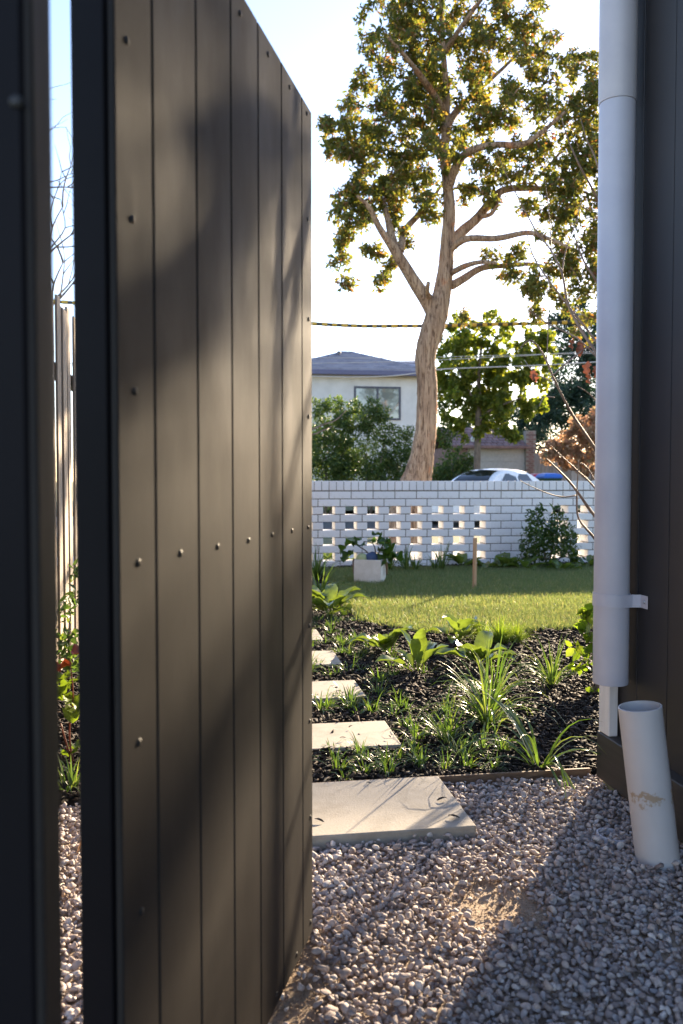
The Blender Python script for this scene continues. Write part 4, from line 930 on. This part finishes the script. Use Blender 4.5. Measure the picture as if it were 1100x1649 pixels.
# bare tree far left seen through the gap
B2 = 19.0; b2 = at(60, 774, B2)
bt2 = root('bare_tree', (b2.x, b2.y, 0), 'leafless tree above the paling fence in the left gap', 'tree')
limbs(bt2, 'trunk', B2, [[(40,860,20,0),(42,700,17,0),(45,560,14,0),(40,430,10,0),(35,300,5,0),(30,180,2,0)]], 'bark2', 8)
rbt = random.Random(8); ln = []
def grow(x, y, a_, l, w_, dep, d):
    pts = [(x, y, w_, d)]
    for k in range(4):
        a_ += rbt.gauss(0, .22); x += l/4*math.cos(a_); y -= l/4*math.sin(a_); d += rbt.gauss(0, .08); pts.append((x, y, max(0.6, w_*(1-0.18*(k+1))), d))
        if dep > 0 and k > 0: grow(x, y, a_+rbt.choice((-1, 1))*rbt.uniform(.4, .9), l*0.62, w_*0.55, dep-1, d)
    ln.append(pts)
for (x, y, a_, l, w_) in [(45,560,.9,150,7),(44,520,.5,130,6),(42,470,1.0,150,6),(40,430,.6,120,5),(38,380,1.1,150,5),(36,330,.8,110,4),(44,500,2.4,150,6),(40,420,2.1,140,5),(35,300,1.4,120,4)]: grow(x, y, a_, l, w_, 2, 0)
limbs(bt2, 'branch', B2, ln, 'bark2', 5, 2)

# ================================================================== ACROSS THE STREET
HD = 42.0; hp = FPX/HD
def zpx(py, y): return aty(575, py, y).z
hc = at(575, 774, HD); HYF = hc.y
fx = lambda px: aty(px, 700, HYF).x
hs = root('far_house', (hc.x, hc.y, 0), 'two storey pale rendered house with blue grey tiled hip roof across the street', 'house')
ez = zpx(606, HYF)
MB().box(fx(440), fx(690), HYF, HYF+9, -0.15, ez+0.1).build('wall', M['render'], hs)
MB().box(fx(436), fx(694), HYF-0.45, HYF-0.003, ez-0.02, ez+0.06).build('eave_lining', M['eave'], hs)
fa0, fa1 = ez+0.06, zpx(597, HYF-0.5)
MB().box(fx(432), fx(698), HYF-0.62, HYF-0.46, ez-0.0, fa1+0.02, 0.02).build('gutter', M['fascia'], hs)
roof = None
rz1 = zpx(569, HYF+3.0); nrow = 7; xl, xr, yf = fx(445), fx(690), HYF-0.55; xm0, xm1, ym = fx(568), fx(582), HYF+3.2
xl = fx(470)-0.6
def hip(parent, xl, xr, yf, yb, xm0, xm1, ym, z0, z1, n, mat, name):
    for k in range(n):
        a_, b_ = k/n, (k+1)/n; mb = MB(); L = lambda p, q, t: p+(q-p)*t
        o0 = [(L(xl,xm0,a_), L(yf,ym,a_)), (L(xr,xm1,a_), L(yf,ym,a_)), (L(xr,xm1,a_), L(yb,ym,a_)), (L(xl,xm0,a_), L(yb,ym,a_))]
        o1 = [(L(xl,xm0,b_), L(yf,ym,b_)), (L(xr,xm1,b_), L(yf,ym,b_)), (L(xr,xm1,b_), L(yb,ym,b_)), (L(xl,xm0,b_), L(yb,ym,b_))]
        za, zb = L(z0,z1,a_), L(z0,z1,b_); st = 0.12
        vs = [(x, y, za-0.02) for x, y in o0]+[(x, y, za+st) for x, y in o0]+[(x, y, zb+0.012) for x, y in o1]
        fs = [(i, (i+1)%4, 4+(i+1)%4, 4+i) for i in range(4)]+[(4+i, 4+(i+1)%4, 8+(i+1)%4, 8+i) for i in range(4)]+[(8, 9, 10, 11)]
        mb.add(vs, fs).build('tile_course', mat, parent)
rf_ = MB().box(xl+0.3, xr-0.3, yf+0.3, HYF+8, fa1-0.06, fa1-0.03).build('roof', M['roof'], hs)
hip(rf_, xl, xr, yf, HYF+7, xm0, xm1, ym, fa1+0.02, rz1, nrow, M['roof'], 'tile_course')
for a_, b_ in (((xl, yf, fa1+0.07), (xm0, ym, rz1+0.05)), ((xr, yf, fa1+0.07), (xm1, ym, rz1+0.05)), ((xm0-.1, ym, rz1+.05), (xm1+.1, ym, rz1+.05))):
    MB().tube([a_, b_], 0.09, 8).build('ridge_cap', M['roof'], rf_)
xq0, xq1 = fx(612), fx(760)
hip(rf_, xq0, xq1, HYF+2.2, HYF+10, fx(640), fx(720), HYF+6, fa1-0.1, zpx(580, HYF+6), 6, M['roof'], 'tile_course')
vp = aty(546, 580, HYF+2.4)
vt = MB().tube([(vp.x, vp.y, vp.z-0.5), (vp.x, vp.y, zpx(569, vp.y))], 0.05, 8)
vt.tube([(vp.x, vp.y, zpx(569, vp.y)), (vp.x, vp.y, zpx(566.5, vp.y))], 0.11, 10); vt.build('vent_pipe', M['winframe'], rf_)
win = MB(); x0, x1, z0, z1 = fx(570), fx(645), zpx(676, HYF), zpx(622, HYF)
fw = 0.10
for a_ in ((x0, x1, z1-fw, z1), (x0, x1, z0, z0+fw), (x0, x0+fw, z0+fw, z1-fw), (x1-fw, x1, z0+fw, z1-fw), ((x0+x1)/2-fw/2, (x0+x1)/2+fw/2, z0+fw, z1-fw)): win.box(a_[0], a_[1], HYF-0.05, HYF-0.002, a_[2], a_[3])
wn = win.build('window', M['winframe'], hs)
MB().box(x0+fw, (x0+x1)/2-fw/2, HYF-0.02, HYF-0.004, z0+fw, z1-fw).build('pane', M['pane'], wn); MB().box((x0+x1)/2+fw/2, x1-fw, HYF-0.028, HYF-0.004, z0+fw, z1-fw).build('pane', M['pane'], wn)
# garage
GD = 33.0; gc = at(800, 774, GD); GY = gc.y; gx = lambda px: aty(px, 740, GY).x; gz = lambda py, y=GY: aty(800, py, y).z
ga = root('garage', (gc.x, gc.y, 0), 'low brick garage with pinkish tiled roof and pale roller door', 'garage')
X0, X1 = gx(728), gx(863); E, RZ = gz(720), gz(690, GY+1.8)
MB().box(X0, gx(753), GY, GY+0.3, -0.15, E).build('brick_pier', M['rbrick'], ga)
MB().box(gx(753)+.003, gx(847)-.003, GY+0.12, GY+0.2, -0.15, E-0.02).build('garage_door', M['gdoor'], ga)
for k in range(6):
    z = -0.1+(E-0.1)*k/6; MB().box(gx(753)+.01, gx(847)-.01, GY+0.105, GY+0.119, z, z+(E-0.1)/6-0.025, 0.005).build('door_panel', M['gdoor'], ga)
MB().box(X0+.02, X1-.02, GY+0.3, GY+5, -0.15, E).build('wall', M['rbrick'], ga)
bw_ = (X1-gx(847))/2; k = 0; z = -0.12
pier = MB().box(gx(847)+.004, X1-.004, GY+0.004, GY+0.298, -0.15, gz(693)).build('brick_pier', M['mortar'], ga)
meb = MB().box(-bw_/2+.006, bw_/2-.006, -.15, .15, -0.036, 0.036, 0.004).mesh('brick', M['rbrick'])
while z < gz(694):
    for j in range(3 if k % 2 else 2):
        xx = gx(847)+bw_*(j+0.5 if k % 2 == 0 else j)
        if gx(847)-0.02 < xx-bw_*0.3 and xx+bw_*0.3 < X1+0.02:
            o = bpy.data.objects.new('brick', meb); o.location = (xx, GY+0.147, z); link(o, ga)
    z += 0.086; k += 1
rg = MB().add([(X0-.1, GY-0.15, E+0.02), (gx(850), GY-0.15, E+0.02), (gx(850), GY+1.8, RZ), (X0-.1, GY+1.8, RZ), (gx(850), GY+4.5, E), (X0-.1, GY+4.5, E)], [(0,1,2,3), (3,2,4,5)]).build('roof', M['rtile'], ga)
sl_ = (RZ-E-0.02)/1.95; nr = 7; tw_ = 0.24; met = MB().box(-tw_/2+.012, tw_/2-.012, 0, 1.95/nr+0.02, 0, 0.03, 0.006).mesh('tile', M['rtile'])
for r_ in range(nr):
    yy = GY-0.16+1.95*r_/nr; xx = X0-.1+(tw_/2 if r_ % 2 else 0)+tw_/2
    while xx < gx(850):
        o = bpy.data.objects.new('tile', met); o.location = (xx, yy, E+0.03+sl_*(yy-GY+0.15)+rb.uniform(0, .008)); o.rotation_euler = (math.atan(sl_)-0.05, 0, 0); link(o, rg); xx += tw_
MB().box(X0-.1, gx(850), GY-0.26, GY-0.165, E-0.06, E+0.05, 0.01).build('gutter', M['rbrick'], ga)
ldp = at(762, 711, GD-0.6); o = MB().tube([ldp, ldp+Vector((0, 0, .12)), ldp+Vector((0, 0, .2))], [0.08, 0.12, 0.03], 10).build('wall_lamp', M['render'], ga)
# grey fence
fy_ = GY-1.0; ff = root('grey_fence', (aty(910, 774, fy_).x, fy_, 0), 'grey paling fence right of the garage across the street', 'fence')
xx = aty(864, 774, fy_).x; xe = aty(1010, 774, fy_).x; zt = aty(900, 729, fy_).z
mef = MB().box(-0.086, 0.086, -0.008, 0.008, -0.15, zt, 0.003).mesh('paling', M['grey_paling']); k = 0
while xx < xe:
    o = bpy.data.objects.new('paling', mef); o.location = (xx, fy_+(0.012 if k % 2 else 0), rb.uniform(-.02, .02)); link(o, ff); xx += 0.15; k += 1
MB().box(aty(864,774,fy_).x, xe, fy_+0.03, fy_+0.08, 1.4, 1.5).build('rail', M['grey_paling'], ff)

# ------------------------------------------------------------------ white car
def car(loc, rz, label):
    t = bpy.data.objects.new('parked_car', None); COL.objects.link(t); t.location = loc; t.rotation_euler = (0, 0, rz); tag(t, label, 'car')
    def part(name, mb, mat, parent=t, smooth=False, ang=35):
        m = mb.mesh(name, M[mat], smooth); o = bpy.data.objects.new(name, m); COL.objects.link(o); o.parent = parent
        if smooth: smooth_by_angle(o, ang)
        return o
    def loft(secs):   # secs: x, list of (y, z) half profile bottom to top
        mb = MB(); n = len(secs[0][1])
        for x, pr in secs:
            mb.v += [(x, -y, z) for y, z in pr]+[(x, y, z) for y, z in reversed(pr)]
        w2 = 2*n
        for i in range(len(secs)-1):
            for j in range(w2): k = (j+1) % w2; mb.f.append((i*w2+j, (i+1)*w2+j, (i+1)*w2+k, i*w2+k))
        mb.f.append(tuple(range(w2))); mb.f.append(tuple(reversed([(len(secs)-1)*w2+j for j in range(w2)]))); return mb
    def sec(x, wb, zb, wm, zm, wt, zt_): return (x, [(wb, zb), (wm, zm-0.12), (wm, zm), (wt+0.03, zt_-0.04), (wt-0.1, zt_), (0.02, zt_+0.015)])
    body = loft([sec(-2.22, .60, .35, .66, .62, .55, .72), sec(-2.1, .74, .24, .80, .66, .70, .84), sec(-1.6, .84, .20, .87, .70, .78, .92), sec(-0.8, .86, .18, .89, .72, .80, .98), sec(.2, .86, .18, .89, .72, .80, .99), sec(1.2, .86, .20, .88, .74, .78, 1.0), sec(1.9, .80, .26, .84, .74, .70, .97), sec(2.2, .66, .36, .74, .68, .60, .90)])
    part('body', body, 'carpaint', smooth=True)
    # cabin: arched sections, glass laid over its front and rear slopes
    def ztop(x): return 0.97+0.475*max(0.0, 1-abs((x-0.28)/1.36)**2.6)**0.8
    def wtop(x): return 0.56-0.05*abs(x-0.2)
    XS = [-1.06, -0.98, -0.85, -0.7, -0.5, -0.3, 0, .3, .6, .9, 1.15, 1.35, 1.5, 1.6]
    cs = []
    for x in XS:
        zt_ = ztop(x); u = (zt_-0.97)/0.475; wb_ = 0.78-0.06*abs(x-0.2); wt_ = wb_+(wtop(x)-wb_)*u
        cs.append((x, [(wb_, .95), (wb_+(wt_-wb_)*.5, .96+(zt_-.96)*.5), (wt_+.02, zt_-.05*u), (wt_-.06, zt_), (wt_*.5, zt_+.02*u), (.01, zt_+.028*u)]))
    part('cabin', loft(cs), 'carpaint', smooth=True, ang=38)
    def slope_glass(name, x0, x1):
        mb = MB(); n = 8
        for i in range(n+1):
            x = x0+(x1-x0)*i/n; zt_ = ztop(x); u = (zt_-.97)/.475; w_ = (0.78-0.06*abs(x-.2))*(1-u)+wtop(x)*u-.10
            for y, dz in ((-w_, .004), (-w_*.5, .02*u+.006), (0, .028*u+.008), (w_*.5, .02*u+.006), (w_, .004)): mb.v.append((x, y, zt_+dz+.006))
        for i in range(n):
            for j in range(4): a = 5*i+j; mb.f.append((a, a+1, a+6, a+5))
        return part(name, mb, 'carglass', smooth=True)
    def quad(name, pts, n, mat='carglass'):
        n = Vector(n).normalized()*0.012; m2 = MB().add([tuple(Vector(p)+n) for p in pts]+[tuple(Vector(p)-n*0.6) for p in pts], [(0,1,2,3), (7,6,5,4)]+[(i, (i+1)%4, 4+(i+1)%4, 4+i) for i in range(4)])
        return part(name, m2, mat)
    slope_glass('windscreen', -0.98, -0.36); slope_glass('rear_window', 1.0, 1.5)
    for s in (-1, 1):
        q = lambda x, u: (x, s*(.775-u*.215), .975+u*.40)
        quad('side_window', [q(-.66, .12), q(.22, .10), q(.22, .90), q(-.22, .86)], (0, s, .4)); quad('side_window', [q(.30, .07), q(1.05, .08), q(.86, .84), q(.30, .86)], (0, s, .4))
        part('mirror', MB().box(-.72, -.55, s*.86-.09, s*.86+.09, .98, 1.12, .03), 'carpaint')
        part('headlight', MB().box(-2.16, -1.96, s*.56-.16, s*.56+.16, .64, .76, .03), 'lamp')
        for x in (-1.38, 1.32):
            wv = MB().tube([(x, s*.66, .32), (x, s*.69, .32), (x, s*.86, .32), (x, s*.89, .32)], [.28, .32, .32, .28], 24); wo_ = part('wheel', wv, 'tyre', smooth=True)
            part('rim', MB().tube([(x, s*.885, .32), (x, s*.90, .32)], [.21, .18], 16), 'rim', wo_)
    return t
cp = at(790, 774, 22.6)
car((cp.x, cp.y, -0.14), R(38), 'white parked car whose roof shows above the brick wall')
# ------------------------------------------------------------------ bins
def wheelie(px, d, lid, label):
    p = at(px, 774, d); t = root('wheelie_bin', (p.x, p.y, 0.1), label, 'bin', 'wheelie bins across the street')
    mb = MB(); h = 0.98
    for z, a_, b_ in ((0, .20, .22), (.9, .27, .31), (h, .29, .34)):
        mb.v += [(p.x-a_, p.y-b_, z+.1), (p.x+a_, p.y-b_, z+.1), (p.x+a_, p.y+b_, z+.1), (p.x-a_, p.y+b_, z+.1)]
    mb.f = [(3,2,1,0)]+[(4*i+j, 4*i+(j+1)%4, 4*i+4+(j+1)%4, 4*i+4+j) for i in range(2) for j in range(4)]+[(8,9,10,11)]
    mb.build('bin_body', M['bin_green'], t)
    lb = MB(); prof = [(.30,.35,h), (.31,.36,h+.05), (.25,.29,h+.13), (.12,.15,h+.16)]
    for a_, b_, z in prof: lb.v += [(p.x-a_, p.y-b_, z+.1), (p.x+a_, p.y-b_, z+.1), (p.x+a_, p.y+b_, z+.1), (p.x-a_, p.y+b_, z+.1)]
    lb.f = [(4*i+j, 4*i+(j+1)%4, 4*i+4+(j+1)%4, 4*i+4+j) for i in range(3) for j in range(4)]+[(12,13,14,15)]
    lb.build('lid', M[lid], t)
    MB().tube([(p.x-.24, p.y+.38, h+.14), (p.x+.24, p.y+.38, h+.14)], .02, 8).build('handle', M['bin_green'], t)
    for s in (-1, 1): MB().tube([(p.x+s*.22, p.y+.2, .2), (p.x+s*.27, p.y+.2, .2)], .1, 12).build('wheel', M['tyre'], t)
wheelie(884, 26.5, 'bin_blue', 'dark bin with bright blue lid right of the white car'); wheelie(866, 28.0, 'bin_red', 'dark bin with red lid between the white car and the blue lid')

# ------------------------------------------------------------------ overhead lines
def cable(pts, d, r, n=60):
    P_, _ = spline([at(x, y, d) for x, y in pts], [r]*len(pts), n//(len(pts)-1)); return P_
P_ = cable([(-400,455),(110,487),(503,521),(660,525),(760,523),(957,517),(1400,490)], 15.2, .02, 360)
cb_ = root('overhead_cable', P_[0], 'overhead power cable wrapped in yellow and black spiral markers', 'cable')
MB().tube(P_, 0.029, 6).build('cable', M['black_cable'], cb_)
yb = MB()
acc = 0
for i in range(len(P_)-1):
    a_, b_ = P_[i], P_[i+1]; L_ = (b_-a_).length; s_ = 0
    while s_ < L_:
        if int((acc+s_)/0.09) % 2 == 0:
            e_ = min(L_, s_+0.03); yb.tube([a_.lerp(b_, s_/L_), a_.lerp(b_, e_/L_)], 0.034, 6, False)
        s_ += 0.03
    acc += L_
yb.build('spiral_marker', M['yellow_band'], cb_)
for pts, d, r, lab in [([(-300,560),(503,576),(900,570),(1400,560)], 18.0, .006, 'thin grey wire crossing behind the trunk above the far roof'),
                       ([(-300,560),(503,606),(720,594),(850,589),(960,583),(1400,555)], 17.0, .012, 'pale service wire passing through the smaller tree'),
                       ([(-300,590),(503,585),(800,575),(960,566),(1400,548)], 17.4, .007, 'upper thin wire in front of the dark conifer')]:
    P_ = cable(pts, d, r, 40); o = MB().tube(P_, r, 5).build('overhead_wire', M['wire']); tag(o, lab, 'wire')
